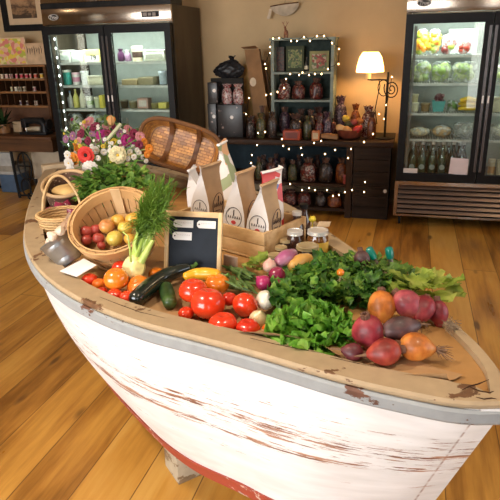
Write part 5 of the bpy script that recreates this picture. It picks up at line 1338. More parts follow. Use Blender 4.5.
# ---- bushel basket of apples
CAMH = V((-FWD.x, -FWD.y, 0)).normalized(); TL_ = R(33)
BR_, BH = .128, .14
ba = (V((0, 0, 1))*math.cos(TL_)+(CAMH+RGT*-.15).normalized()*math.sin(TL_)).normalized()
bc = at_z(111.5, 220, D+.006+BH*math.cos(TL_)+.092*math.sin(TL_))
bx_, by_ = frame_of(ba); BM_ = Matrix((bx_, by_, ba)).transposed().to_4x4(); BM_.translation = bc-ba*BH
bas = thing('bushel_basket', 'round splint bushel basket tilted towards the viewer and holding apples', 'basket', V((bc.x, bc.y, D)))
SPL = wood('splint_wood', (.56, .34, .15), (.42, .22, .085), 2, 9, .6); SPL2 = wood('splint_pale', (.70, .50, .28), (.60, .40, .2), 2, 9, .6); HOOP = wood('hoop_wood', (.60, .36, .15), (.44, .24, .09), 0, 8, .55, stretch=4)
m = MB(); n = 26
def pr_(z): return .092+(BR_-.092)*(z/BH)**.8
for k in range(n):
    a0 = 2*PI*k/n+.012; a1 = 2*PI*(k+1)/n-.012; rr = []
    for z in (0, .04, .08, .115, BH):
        r0 = pr_(z); r1 = r0+.004+.0025*(k % 2)
        rr.append([BM_ @ V((r_*math.cos(a), r_*math.sin(a), z)) for r_, a in ((r0, a0), (r0, (a0+a1)/2), (r0, a1), (r1, a1), (r1, (a0+a1)/2), (r1, a0))])
    m.rings(rr, mi=0)
m.build('staves', [SPL], bas)
MB().lathe([(.094, .0), (.094, .006)], 28, BM_).build('bottom', SPL, bas)
for z0, z1, nm in ((BH-.030, BH+.004, 'rim_hoop'), (BH*.45, BH*.45+.018, 'middle_hoop'), (.004, .020, 'bottom_hoop')):
    MB().lathe([(pr_(z0)+.007, z0), (pr_(min(z1, BH))+.007, z1), (pr_(min(z1, BH))+.012, z1), (pr_(z0)+.012, z0), (pr_(z0)+.007, z0)], 44, BM_, cap0=False, cap1=False).build(nm, HOOP, bas)
MB().lathe([(pr_(BH-.028)-.006, BH-.028), (pr_(BH)-.006, BH+.003), (pr_(BH)-.001, BH+.003), (pr_(BH-.028)-.001, BH-.028), (pr_(BH-.028)-.006, BH-.028)], 44, BM_, cap0=False, cap1=False).build('inner_rim_hoop', HOOP, bas)
# pale broad stave facing the viewer on the far inside wall
iv = BM_.inverted().to_3x3() @ (-CAMH+RGT*.02); aa = math.atan2(iv.y, iv.x)
rr = []
for z in (.03, .07, .11, BH+.012):
    r0 = pr_(min(z, BH))-.008; rr.append([BM_ @ V((r_*math.cos(a), r_*math.sin(a), z)) for r_, a in ((r0, aa-.13), (r0, aa+.13), (r0+.003, aa+.13), (r0+.003, aa-.13))])
o = MB().rings(rr).build('wide_stave', SPL2, bas); o['label'] = 'pale wide upright stave on the inner wall'
A_RED = vegmat('apple_red', [(.35, (.34, .03, .03)), (.65, (.50, .09, .06))], 12, .35, .25); A_GLD = vegmat('apple_gold', [(.3, (.58, .28, .035)), (.7, (.68, .42, .07))], 12, .35, .25)
A_BL = vegmat('apple_blush', [(.38, (.50, .14, .08)), (.6, (.66, .36, .06))], 9, .35, .25); A_YG = vegmat('apple_yellow', [(.3, (.56, .38, .05)), (.7, (.66, .50, .10))], 12, .35, .25)
AP = [(86.5, 231.5, 6.8, A_RED, -.058, 'dark red apple at the left wall inside the bushel basket'), (96, 229.5, 6, A_RED, -.066, 'dark red apple in the second place from the left wall of the bushel basket'), (86.5, 240, 5.8, A_RED, -.062, 'lower red apple at the left front of the bushel basket'),
      (98.5, 238.5, 6.2, A_RED, -.052, 'pinkish red apple at the front middle of the bushel basket'), (101.5, 245.5, 4.5, A_RED, -.06, 'small red apple half hidden behind the bushel basket\'s front rim'), (106.5, 226.5, 7.8, A_BL, -.052, 'orange apple with a pink blush in the middle of the bushel basket'),
      (118, 220.5, 7, A_GLD, -.066, 'golden apple at the back middle of the bushel basket'), (132.5, 219, 7.4, A_GLD, -.064, 'golden apple at the back right of the bushel basket beside the fennel'), (125, 228, 7.4, A_YG, -.052, 'greenish yellow apple behind the largest yellow apple'),
      (114.5, 238.5, 8.4, A_YG, -.046, 'largest yellow apple at the front of the bushel basket'), (130.5, 239, 6.6, A_GLD, -.052, 'dull golden apple at the front right, behind the fennel stalk')]
for u, v, rp, mt, off, l in AP:
    P = at_plane(u, v, bc+ba*off, ba); r = rp*depth(P)/FPX
    o = MB().ball(P, r, 18, 13, Euler((jit(.5), jit(.5), 0)).to_matrix(), fn=lambda p, a, t: V((p.x, p.y, p.z*.92-(.22*math.exp(-(math.cos(t)/.3)**2) if t > 0 else -.1*math.exp(-(math.cos(t)/.3)**2))))).build('apple', mt)
    recenter(o, P-V((0, 0, r))); tag(o, l, 'apple', 'apples in the bushel basket')
# filling under the visible apples so that they rest on something
o = MB().lathe([(.085, .012), (.10, .055), (.06, .058)], 24, BM_).build('straw_bed', mat('straw_bed', (.45, .28, .12), .9, bump=.4)); recenter(o, BM_ @ V((0, 0, .01))); tag(o, 'straw lining under the apples in the bushel basket', 'straw')
# ------------------------------------------------------------------ kraft paper lining, card
KP = mat('kraft_lining', (.42, .245, .11), .8, var=.10, scale=14, bump=.3)
kp = MB(); NSX, NH = 44, 10; Gd = []
for i in range(NSX+1):
    s = .10+.90*i/NSX; row = []
    for j in range(NH+1):
        f = j/NH; h = (near_g(s)-.066-.014*math.sin(s*23)) - f*.24*min(1, s/.45)
        h = max(h, far_g(s)+.03)
        z = D+.0035+.026*max(0, min(1, (.56-s)/.06))+.028*math.exp(-(f/.10)**2)*(.55+.45*math.sin(s*17+1))+.0012*math.sin(s*60+f*9)
        row.append(kp.bm.verts.new(bp(s, h, z)))
    Gd.append(row)
for a, b in zip(Gd, Gd[1:]):
    for j in range(NH): kp.face([a[j], a[j+1], b[j+1], b[j]])
o = kp.build('kraft_paper', KP); recenter(o, bp(.6, .2, D)); tag(o, 'sheet of brown kraft paper lining the boat under the vegetables', 'paper')
P = [at_z(u, v, z) for (u, v), z in zip([(60, 271.5), (77, 277), (96.5, 265.5), (84, 259)], (1.012, 1.012, 1.03, 1.03))]
o = MB().poly(P, .002, (P[1]-P[0]).cross(P[2]-P[0])).build('price_card', mat('card_white', (.78, .74, .72), .6, var=.03)); recenter(o, P[0]); tag(o, 'blank white card lying on the rim below the metal bucket', 'card')
# ------------------------------------------------------------------ wooden crate of paper bags
F_ = at_z(264.5, 262, D+.004); ZC_ = at_y(266, 234, F_.y).z
FLc = at_z(173, 212, ZC_); BRc = at_z(292, 207.5, ZC_)
F_.z = 0; fl2 = V((FLc.x, FLc.y, 0)); br2 = V((BRc.x, BRc.y, 0))
ux = (F_-fl2).normalized(); uy = V((-ux.y, ux.x, 0))           # ux: left to right along the front, uy: to the back
CWD = (F_-fl2).length; CDP = max(.14, min(.24, (br2-F_).dot(uy)))
def cp(a, b, z): return F_+ux*(a-CWD)+uy*b+V((0, 0, z))         # a from left 0..CWD, b depth, z abs
CM = Matrix((ux, uy, V((0, 0, 1)))).transposed()
cr_t = thing('wooden_crate', 'pale pine crate holding white paper coffee bags behind the chalkboard', 'crate', cp(CWD/2, CDP/2, D))
wt = .011
def cb(a0, a1, b0, b1, z0, z1, mb): mb.box(cp((a0+a1)/2, (b0+b1)/2, (z0+z1)/2), (a1-a0, b1-b0, z1-z0), CM, bevel=.0015); return mb
Z0 = D+.004
cb(0, CWD, 0, CDP, Z0, Z0+.008, MB()).build('base', M_PINE, cr_t)
def slats(a0, a1, b0, b1, nm, ns=2):
    m = MB(); h = (ZC_-Z0-.008)/ns
    for i in range(ns): cb(a0, a1, b0, b1, Z0+.0085+h*i+(.002 if i else 0), Z0+.008+h*(i+1), m)
    m.build(nm, M_PINE, cr_t)
slats(0, CWD, 0, wt, 'front_side'); slats(0, CWD, CDP-wt, CDP, 'back_side')
slats(0, wt, wt+.0005, CDP-wt-.0005, 'end_panel', 1); slats(CWD-wt, CWD, wt+.0005, CDP-wt-.0005, 'end_panel', 1)
BAGW = mat('bag_white', (.78, .74, .72), .55, var=.03); BAGK = mat('bag_kraft', (.46, .29, .155), .7, var=.10, scale=20)
INK = mat('print_ink', (.06, .04, .035), .6); REDM = mat('print_red', (.60, .06, .06), .5)
def paper_bag(label, a, b, h, g, d, lean=(0, 0), twist=0, logo=True, topk=True, name='paper_bag', white=None, side=None):
    """gusseted bag: white narrow face to the front, kraft broad face to the right"""
    base = cp(a, b, Z0+.0095); t = thing(name, label, 'bag', base, 'paper bags in the pine crate')
    Mt = CM @ Matrix.Rotation(twist, 3, 'Z')
    def q(x, y, z): return base + Mt @ V((x+lean[0]*z/h*z/h, y+lean[1]*z/h*z/h, z))
    prof = [(0, .96, 1), (.04, 1, 1), (.34, 1.0, 1.0), (.46, .93, 1.0), (.60, .70, 1.02), (.74, .40, 1.06), (.86, .14, 1.12), (.93, .06, 1.18), (1.0, .10, 1.30)]
    m = MB(); L = []
    for f, gx, dy in prof:
        x = g/2*gx; y = d/2*dy; ind = 0 if f < .5 else (f-.5)*.035
        L.append([m.bm.verts.new(q(px, py, f*h+(.012*math.sin(py*60) if f == 1 else 0))) for px, py in ((-x, -y), (0, -y+ind), (x, -y), (x*1.04, 0), (x, y), (0, y-ind), (-x, y), (-x*1.04, 0))])
    for A, B in zip(L, L[1:]):
        for i in range(8):
            j = (i+1) % 8; m.face([A[i], A[j], B[j], B[i]], 0 if i in (0, 1, 4, 5) else 1)
    m.face(L[0][::-1], 0)
    o = m.build('bag_body', [white or BAGW, side or BAGK], t, angle=.5)
    # rolled kraft top
    y = d/2*1.08; m = MB(); m.tube([q(0, -y-.004, h*.975), q(0.004, 0, h*.985), q(0, y+.006, h*1.0)], .008, 8, flat=.6); m.build('rolled_top', BAGK if topk else BAGW, t)
    if logo:
        c = (0, -d/2-.0012, h*.40); rr = g*.36; m = MB()
        m.tube([q(c[0]+rr*math.cos(2*PI*k/26), c[1], c[2]+rr*math.sin(2*PI*k/26)) for k in range(27)], .0011, 4, cap=False)
        for k in range(6):    # small dark letters across the ring
            xx = c[0]-rr*.72+rr*1.44*k/5; m.tube([q(xx, c[1], c[2]-.004), q(xx+.0015, c[1], c[2]+.005), q(xx+.004, c[1], c[2]-.003)], .0011, 4)
        m.tube([q(0, c[1], c[2]+.006), q(0, c[1], c[2]+rr*.75)], .0018, 4)
        m.build('round_logo', INK, t)
        m = MB(); m.poly([q(rr*.30*math.cos(k*PI/6), c[1]+.0008, c[2]-rr*.52+rr*.2*math.sin(k*PI/6)) for k in range(12)], .001, Mt @ V((0, -1, 0))); m.build('red_mark', REDM, t)
        m = MB(); sxx = g/2*1.03+.0012; cz = h*.46
        m.tube([q(sxx, d*.33*math.cos(2*PI*k/26), cz+.045*math.sin(2*PI*k/26)) for k in range(27)], .0013, 4, cap=False)
        for k in range(5):
            yy = -d*.24+d*.48*k/4; m.tube([q(sxx, yy, cz-.006), q(sxx, yy+.002, cz+.010), q(sxx, yy+.006, cz-.004)], .0014, 4)
        m.tube([q(sxx, 0, cz+.012), q(sxx, 0, cz+.034)], .002, 4); m.tube([q(sxx, -d*.15, cz-.02), q(sxx, d*.15, cz-.02)], .0012, 4)
        m.build('side_logo', INK, t)
    return t
def front_at(u, v):   # position along the crate front for a pixel on the plane just behind the front board
    P = at_plane(u, v, cp(0, wt+.004, 0), uy); return (P-cp(0, 0, 0)).dot(ux), P.z
hb_ = lambda u, v: front_at(u, v)
w1 = front_at(208, 208)[0]-front_at(183, 208)[0]
for (u, vt, l, dd) in ((195.5, 166, 'left one of three white and kraft coffee bags in the pine crate', .115), (229, 172, 'middle one of three white and kraft coffee bags in the pine crate', .11), (254, 184, 'right one of three white and kraft coffee bags, at the crate\'s corner', .10)):
    a = front_at(u, 214)[0]; dd = min(dd, CDP-2*wt-.02); P = at_plane(u+7, vt, cp(0, wt+.004+dd*.4, 0), uy)
    a = min(a, CWD-wt-.047)
    paper_bag(l, a, wt+.006+dd/2, P.z-Z0, .098, dd*.70, lean=(.030, .0))
# bags behind
def loose_bag(label, u, v0, vt, b, g, d, white, side, lean, twist, name='paper_bag', logo=False):
    P = at_plane(u, vt, cp(0, b, 0), uy); a = (at_plane(u, v0, cp(0, b, 0), uy)-cp(0, 0, 0)).dot(ux)
    return paper_bag(label, a, b, P.z-Z0, g, d, lean, twist, logo, False, name, white, side)
OR_ = patchy('bag_orange_print', [(.78, .72, .68), (.78, .72, .68), (.74, .42, .22), (.35, .40, .22), (.78, .72, .68)], 16)
t = loose_bag('tall pointed white bag with orange print behind the coffee bags', 230, 190, 145, CDP+.05, .085, .05, OR_, OR_, (-.03, 0), .2)
t = loose_bag('white bag top showing behind the left coffee bag', 197, 190, 171, CDP+.05, .07, .05, BAGW, BAGW, (-.02, 0), .3)
RW = patchy('bag_red_print', [(.62, .05, .045), (.62, .05, .045), (.74, .66, .6), (.55, .04, .04), (.10, .14, .34)], 22, .35)
t = loose_bag('red, white and blue printed bag at the right end of the pine crate', 272, 205, 172, CDP*.66, .045, .07, RW, RW, (.0, 0), -.3)
P = cp(CWD+.045, CDP*.75, Z0)
# small pale tag block below the crate's front
P = at_z(231, 270, D+.004); o = MB().box(P+V((0, 0, .024)), (.052, .012, .048), CM, bevel=.002).build('paper_tag', mat('tag_pinkish', (.66, .47, .36), .7)); recenter(o, P); tag(o, 'small pinkish paper tag standing in front of the pine crate', 'tag')
# ------------------------------------------------------------------ chalkboard with tags
bl, brr = at_z(163.5, 276, D+.006), at_z(221.5, 280, D+.006)
tl, trr = at_y(171, 212, bl.y+.055), at_y(226.6, 213, brr.y+.055)
cx_ = (brr-bl).normalized(); cy_ = ((tl+trr)/2-(bl+brr)/2); hB = cy_.length; cy_ = (cy_-cx_*cy_.dot(cx_)).normalized(); cz_ = cx_.cross(cy_); wB = ((brr-bl).length+(trr-tl).length)/2
M2 = Matrix((cx_, cy_, cz_)).transposed(); O2 = (bl+brr)/2+V((0, 0, .002))
def bp2(x, y, z): return O2 + M2 @ V((x, y, z))
cbd = thing('chalkboard', 'small wood framed blackboard with three blank white tags, leaning on the crate', 'chalkboard', O2)
fwd_ = .0125; LF = wood('frame_pine', (.72, .50, .26), (.60, .38, .17), 1, 9, .5)
m = MB()
for x0, x1, y0, y1 in ((-wB/2, -wB/2+fwd_, 0, hB), (wB/2-fwd_, wB/2, 0, hB), (-wB/2+fwd_, wB/2-fwd_, 0, fwd_), (-wB/2+fwd_, wB/2-fwd_, hB-fwd_*1.35, hB)):
    m.box(bp2((x0+x1)/2, (y0+y1)/2, 0), (x1-x0, y1-y0, .014), M2, bevel=.0015)
m.build('frame', LF, cbd)
MB().box(bp2(0, hB/2, -.002), (wB-fwd_*2+.002, hB-fwd_*2+.002, .004), M2).build('board', mat('slate', (.012, .017, .026), .55, var=.2), cbd)
TAGM = mat('tag_white', (.80, .78, .76), .6, var=.03)
tp = MB()
def pix2(u, v): 
    p = at_plane(u, v, bp2(0, 0, .003), cz_)-O2; return p.dot(cx_), p.dot(cy_)
for (u0, v0, u1, v1), l in (((173.5, 219, 193, 228.5), 'upper left'), ((197, 220, 215.5, 229.5), 'upper right'), ((172.5, 231, 191.5, 241), 'lower left')):
    x0, y1 = pix2(u0, v0+.5); x1, y0 = pix2(u1, v1-.5); c = (y1-y0)*.28
    m = MB(); m.poly([bp2(x, y, .0012) for x, y in ((x0+c, y0), (x1, y0), (x1, y1), (x0+c, y1), (x0, y1-c), (x0, y0+c))], .001, cz_)
    tg = m.build('white_tag', TAGM, cbd); tg['label'] = '%s of the three white tags' % l
    m = MB(); m.poly([bp2(x0+c*1.1+.0024*math.cos(k*PI/5), (y0+y1)/2+.0024*math.sin(k*PI/5), .0024) for k in range(10)], .0003, cz_); m.build('eyelet', M_BLACK, tg)
    m = MB(); yc = y0+(y1-y0)*.62
    for k in range(8): xx = x0+c*2+(x1-x0-c*2.6)*k/8; m.tube([bp2(xx, yc-.001, .0024), bp2(xx+.0015, yc+.0025, .0024), bp2(xx+.003, yc-.0015, .0024)], .0004, 4)
    m.build('faint_writing', mat('pencil', (.45, .43, .42), .8), tg)
# ------------------------------------------------------------------ jars
JAR_D = mat('jar_dark', (.045, .018, .012), .12, coat=.6); JAR_A = mat('jar_amber', (.16, .06, .015), .12, coat=.6); LIDG = mat('lid_gold', (.62, .50, .28), .3, .6, var=.03); LIDS = mat('lid_silver', (.78, .77, .75), .28, .6, var=.03)
YEL = mat('label_yellow', (.72, .44, .06), .6)
def jar(label, u, v, rp, zt, m, lid, band=None, name='jam_jar', neck=False, z0=None):
    P = at_z(u, v, zt); r = rp*depth(P)/FPX; z0 = D+.004 if z0 is None else z0; h = zt-z0; base = V((P.x, P.y, z0)); t = thing(name, label, 'jar' if not neck else 'bottle', base, 'jars beside the pine crate'); T = Matrix.Translation(base)
    if neck: MB().lathe([(r*1.35, 0), (r*1.45, h*.04), (r*1.45, h*.55), (r*.9, h*.74), (r*.85, h*.88)], 22, T).build('glass_body', m, t)
    else: MB().lathe([(r*.9, 0), (r*1.02, h*.06), (r*1.02, h*.70), (r*.88, h*.80), (r*.88, h*.84)], 22, T).build('glass_body', m, t)
    MB().lathe([(r*1.03, h*.845), (r*1.03, h*.88), (r, h*.89), (r, h*.985), (r*.94, h), (r*.80, h*1.0), (r*.76, h*.985), (r*.3, h*.985)] if not neck else [(r, h*.885), (r, h*.99), (r*.9, h)], 22, T).build('lid', lid, t)
    if band: MB().lathe([(r*1.035, h*.18), (r*1.035, h*.6)], 22, T, cap0=False, cap1=False).build('label_band', band, t)
    return t
jar('dark jam jar with a silver lid, at the back left of the jar group', 295, 230, 8.0, D+.095, JAR_D, LIDS)
jar('jam jar with a silver lid and yellow label, at the back right of the jars', 318, 229.5, 10.5, D+.095, JAR_A, LIDS, YEL)
jar('dark jam jar with a wide gold lid, at the front of the jars', 307.5, 245, 11.2, D+.075, JAR_D, LIDG, mat('label_tan', (.55, .36, .14), .6))
jar('low jar with a gold lid, nearest the crate corner', 275, 254, 7, D+.055, JAR_D, LIDG)
jar('small jar with a gold lid behind the low one beside the crate', 281, 246.5, 6.2, D+.06, JAR_A, LIDG)
jar('small jar with a dull lid, left of the silver lidded jars', 286, 239, 6.2, D+.065, JAR_D, LIDG)
jar('tall dark bottle with silver cap, behind the jars at the left', 297, 211, 5, D+.125, JAR_D, LIDS, neck=True, name='dark_bottle')
jar('tall dark bottle with black cap, rightmost behind the jars', 304, 204, 4.6, D+.13, JAR_D, M_BLACK, neck=True, name='dark_bottle')
P = at_z(322.5, 225, D+.10); o = MB().poly([P+V((-.02, 0, -.01)), P+V((.02, .02, -.012)), P+V((.026, .02, .008)), P+V((-.012, 0, .012))], .0015, (0, -1, .4)).build('paper_label', mat('label_peach', (.62, .42, .24), .7)); recenter(o, P); tag(o, 'peach paper label sticking up behind the right jar', 'label')
# yellow flower head behind the right jar
P = at_z(312.5, 219, D+.10); o = MB().ball(P, (.013, .012, .011), 12, 8, fn=lambda p, a, t: p*(1+.18*math.sin(7*a)*math.cos(3*t))).tube([P, V((P.x, P.y, D+.004))], .002, 5).build('yellow_flower', mat('flower_yellow', (.66, .50, .03), .6)); recenter(o, V((P.x, P.y, D+.004))); tag(o, 'small yellow flower head behind the jars', 'flower')
# ------------------------------------------------------------------ teal handles
TEAL = mat('teal_rubber', (.0, .22, .17), .3, coat=.3, var=.2)
def grip(label, u0, v0, u1, v1, rp, zb):
    a = at_z(u0, v0, zb); b = at_y(u1, v1, a.y+.012); d = b-a; r = rp*depth(a)/FPX
    t = thing('garden_tool', label, 'garden tool', a, 'teal handled tools')
    MB().tube([a+d*.25, a+d*.4, a+d*.7, a+d*.88, a+d*.97, a+d], [r*.75, r*.95, r, r*.95, r*.66, r*.15], 16, flat=.7).build('grip', TEAL, t)
    MB().tube([a-d*.25, a+d*.25], r*.4, 10).build('shank', mat('shank_steel', (.25, .22, .18), .4, .8), t)
grip('teal rubber tool handle tilted to the left, behind the small brown beet', 377, 263, 368, 247, 5, 1.0)
grip('upright teal rubber tool handle behind the salad greens, right of the tilted one', 391, 263, 388.5, 246.5, 6, 1.0)
# ------------------------------------------------------------------ tipped woven basket
TB = thing('woven_basket', 'large brown woven splint basket tipped on its side behind the coffee bags', 'basket', at_z(180, 172, 1.0))
YT = 2.42
c0 = at_y(179, 146, YT); 
# long axis across the picture, opening turned to the viewer and slightly down-left
e1 = (at_y(220, 158, YT+.02)-at_y(140, 134, YT)).normalized(); e3 = (-CAMH*1.0+RGT*.25+V((0, 0, -.35)))*1.0; e3 = (e3-e1*e3.dot(e1)).normalized(); e2 = e3.cross(e1)   # e3: from the opening to the bottom
LXh, LYh = (at_y(219, 150, YT)-at_y(141, 145, YT)).length/2*1.0, .100
WV = NT('splint_weave'); uvn = WV.n('ShaderNodeTexCoord'); 
chk = WV.n('ShaderNodeTexBrick'); mpn = WV.n('ShaderNodeMapping'); WV.l(uvn.outputs['UV'], mpn.inputs[0]); WV.l(mpn.outputs[0], chk.inputs['Vector'])
chk.inputs['Scale'].default_value = 1; chk.inputs['Brick Width'].default_value = .030; chk.inputs['Row Height'].default_value = .0135; chk.inputs['Mortar Size'].default_value = .0012; chk.inputs['Mortar Smooth'].default_value = .4
chk.inputs['Color1'].default_value = (.50, .235, .055, 1); chk.inputs['Color2'].default_value = (.22, .085, .020, 1); chk.inputs['Mortar'].default_value = (.16, .06, .016, 1)
nz = WV.noise(WV.mapping('Object'), 14, 4); mxx = WV.n('ShaderNodeMix', data_type='RGBA'); mxx.blend_type = 'MULTIPLY'; mxx.inputs[0].default_value = .8
WV.l(chk.outputs['Color'], mxx.inputs[6]); WV.l(WV.ramp(nz, [(.3, (.55,)*3), (.65, (1.3, 1.2, 1.05))]), mxx.inputs[7]); WV.l(mxx.outputs[2], WV.b.inputs['Base Color']); WV.b.inputs['Roughness'].default_value = .42
WV.bump(WV.math('SUBTRACT', 1, chk.outputs['Fac']), .6, .004)
def tb_pt(a, f, off=0):
    """a angle, f 0 rim .. 1 bottom centre"""
    if f < .6: k = 1-.16*(f/.6); dd = f/.6*.055
    else: g_ = (f-.6)/.4; k = .84*(1-g_); dd = .055+.010*math.sin(g_*PI/2)
    ca, sa = math.cos(a), math.sin(a); ex = .62
    x = LXh*k*math.copysign(abs(ca)**ex, ca); y = LYh*k*math.copysign(abs(sa)**ex, sa)
    return c0 + e1*(x+off*ca) + e2*(y+off*sa) + e3*dd
m = MB(); uvl = m.bm.loops.layers.uv.new('UVMap'); NA, NF = 72, 16; Gv = []
for i in range(NF+1): Gv.append([m.bm.verts.new(tb_pt(2*PI*k/NA, min(i/NF, .995))) for k in range(NA)])
for i in range(NF):
    for k in range(NA):
        j = (k+1) % NA; f = m.bm.faces.new([Gv[i][k], Gv[i][j], Gv[i+1][j], Gv[i+1][k]]); f.smooth = True
        for lp in f.loops:
            p = lp.vert.co-c0; n_ = i/NF
            lp[uvl].uv = (p.dot(e1), p.dot(e2)) if i >= 10 else ((k if lp.vert in (Gv[i][k], Gv[i+1][k]) else k+1)/NA*1.2, p.dot(e3))
m.bm.faces.new(Gv[-1])
bsk = m.build('woven_body', WV.m, TB, fix=True)
md = bsk.modifiers.new('thick', 'SOLIDIFY'); md.thickness = .006; md.offset = 0
RIM = wood('basket_rim', (.13, .055, .02), (.06, .025, .01), 0, 12, .45, stretch=5)
MB().tube([tb_pt(2*PI*k/64, .0, .004) for k in range(65)], .010, 8, cap=False).build('rim', RIM, TB)
MB().tube([tb_pt(2*PI*k/64, .07, .007) for k in range(65)], .006, 8, cap=False).build('rim_binding', RIM, TB)
BND = wood('basket_band', (.13, .05, .018), (.06, .022, .008), 1, 12, .4)
for xx in (-.34, .36):   # two dark broad bands across the inside
    m = MB(); L = []
    for i in range(25):
        t_ = -1+2*i/24; a = math.atan2(t_, xx*1.2)
        y = LYh*.93*t_; dd = .062*(1-abs(t_)**3.2)-.006
        L.append(c0+e1*(xx*LXh)+e2*y+e3*dd)
    m.strip(L, .011, -e3); m.build('dark_band', BND, TB)
# ------------------------------------------------------------------ stern: small basket, handled basket, onions, bucket and garlic
WK = NT('dark_wicker'); vo = WK.n('ShaderNodeTexVoronoi'); WK.l(WK.mapping('Object'), vo.inputs['Vector']); vo.inputs['Scale'].default_value = 62
WK.l(WK.ramp(vo.outputs['Distance'], [(.18, (.42, .30, .20)), (.3, (.10, .05, .03))]), WK.b.inputs['Base Color']); WK.b.inputs['Roughness'].default_value = .6
P = at_z(70, 185, DS+.15); wk = thing('wicker_basket', 'small round dark wicker basket with pale speckles behind the handled basket', 'basket', (P.x, P.y, DS)); T = Matrix.Translation((P.x, P.y, DS+.03)) @ Matrix.Rotation(R(22), 4, RGT)
MB().lathe([(.075, 0), (.085, .03), (.098, .15), (.094, .15), (.080, .03), (.02, .012)], 30, T).build('wicker_body', WK.m, wk)
MB().tube([T @ V((.098*math.cos(2*PI*k/40), .098*math.sin(2*PI*k/40), .152)) for k in range(41)], .008, 8, cap=False).build('rim', wood('wicker_rim', (.50, .33, .17), (.3, .17, .07), 0, 10), wk)
P2 = T @ V((.01, 0, .115)); o = MB().ball(P2, (.075, .07, .028), 18, 10, fn=lambda p, a, t: p*(1+.06*math.sin(4*a))).build('bread_loaf', mat('bread_gold', (.60, .38, .14), .7)); recenter(o, P2-V((0, 0, .028))); tag(o, 'golden round loaf inside the small dark wicker basket', 'bread')
STRAW = NT('straw_weave'); wv = STRAW.n('ShaderNodeTexWave'); STRAW.l(STRAW.mapping('Object', (1, 1, 1)), wv.inputs['Vector']); wv.wave_type = 'BANDS'; wv.bands_direction = 'Z'; wv.inputs['Scale'].default_value = 28; wv.inputs['Distortion'].default_value = 3; wv.inputs['Detail'].default_value = 2; wv.inputs['Detail Scale'].default_value = 3
STRAW.l(STRAW.ramp(wv.outputs['Fac'], [(.2, (.36, .20, .07)), (.6, (.64, .42, .19))]), STRAW.b.inputs['Base Color']); STRAW.b.inputs['Roughness'].default_value = .7; STRAW.bump(wv.outputs['Fac'], .5, .004)
P = at_z(62, 214, DS+.115); hbk = thing('handled_basket', 'straw coloured basket with arched handle and red onions near the stern', 'basket', (P.x, P.y, DS)); T = Matrix.Translation((P.x, P.y, DS+.002))
sq = lambda p, a: V((p.x*1.0, p.y*1.0, p.z))
MB().lathe([(.072, 0), (.082, .03), (.094, .11), (.089, .11), (.076, .03), (.02, .012)], 30, T).build('woven_body', STRAW.m, hbk)
MB().tube([V((P.x+.092*math.cos(2*PI*k/40), P.y+.092*math.sin(2*PI*k/40), DS+.115)) for k in range(41)], .009, 8, cap=False).build('rim', STRAW.m, hbk)
ha = at_z(43, 212, DS+.115); hz2 = at_z(82, 209, DS+.115); top_ = at_y(54, 177, P.y+.02)
HL = []
for i in range(17):
    t_ = i/16; q0 = ha.lerp(hz2, t_); HL.append(V((q0.x, q0.y, DS+.112+(top_.z-DS-.112)*math.sin(PI*t_)**.6)))
MB().tube(HL, .009, 8, flat=.6).build('handle', wood('handle_pale', (.66, .46, .24), (.5, .31, .13), 0, 9), hbk)
onion('glossy red onion at the front of the straw handled basket', 60, 208.5, 6.5, RON, base=DS+.075, tilt=(.5, 0), group='onions in the handled basket')
onion('smaller dark red onion right of the glossy one in the handled basket', 72, 212, 5.2, RON, base=DS+.075, tilt=(.8, .3), group='onions in the handled basket')
onion('dark red onion behind the glossy one in the handled basket', 67, 205.5, 5, RON, base=DS+.08, tilt=(.3, .3), group='onions in the handled basket')
onion('half hidden red onion at the left of the handled basket', 51, 211, 4.5, RON, base=DS+.075, tilt=(.2, .9), group='onions in the handled basket')
GALV = mat('galvanised_steel', (.42, .43, .44), .35, .85, var=.25, scale=10)
bk_r = .055; dirb = (-RGT*.55+V((0, 0, .80))+(-CAMH)*.15).normalized(); bb = at_z(72, 262, D+.034)
xk, yk = frame_of(dirb); BK = Matrix((xk, yk, dirb)).transposed().to_4x4(); BK.translation = bb
bu = thing('metal_bucket', 'small grey metal bucket tilted to the left, holding garlic, beside the near rim', 'bucket', V((bb.x, bb.y, D)))
MB().lathe([(.038, 0), (.040, .004), (.052, .084), (.055, .088), (.052, .092), (.048, .086), (.036, .008), (.01, .006)], 30, BK).build('bucket_body', GALV, bu)
MB().lathe([(.0422, .014), (.0432, .02), (.0432, .026)], 30, BK, cap0=False, cap1=False).lathe([(.0492, .062), (.0505, .068), (.0507, .074)], 30, BK, cap0=False, cap1=False).build('ridge', GALV, bu)
GAR = vegmat('garlic', [(.35, (.62, .45, .33)), (.65, (.74, .62, .50))], 14, .5, .05)
gpos = [(51, 244, 5.6, 'garlic bulb at the lower left edge of the metal bucket'), (58.5, 240, 5.8, 'garlic bulb in the middle of the metal bucket'), (53, 236.5, 5.2, 'garlic bulb at the upper left of the metal bucket'), (66, 237, 5.4, 'garlic bulb at the right of the metal bucket'), (60, 231.5, 5, 'garlic bulb at the back of the metal bucket')]
for u, v, rp, l in gpos:
    P = at_plane(u, v, bb+dirb*.094, dirb); r = rp*depth(P)/FPX
    o = MB().ball(P, r, 20, 14, Euler((jit(.8), jit(.8), jit(3))).to_matrix(), fn=lambda p, a, t: V((p.x*(1+.09*math.cos(7*a)), p.y*(1+.09*math.cos(7*a)), p.z*.85+(.5*max(0, math.sin(t))**6)))).build('garlic_bulb', GAR); recenter(o, P-V((0, 0, r*.8))); tag(o, l, 'garlic', 'garlic in the metal bucket')
o_ = at_plane(62, 236, bb+dirb*.1, dirb); gs = thing('garlic_stalks', 'bundle of pale pinkish dried garlic stalks leaning out of the metal bucket', 'garlic', o_); m = MB()
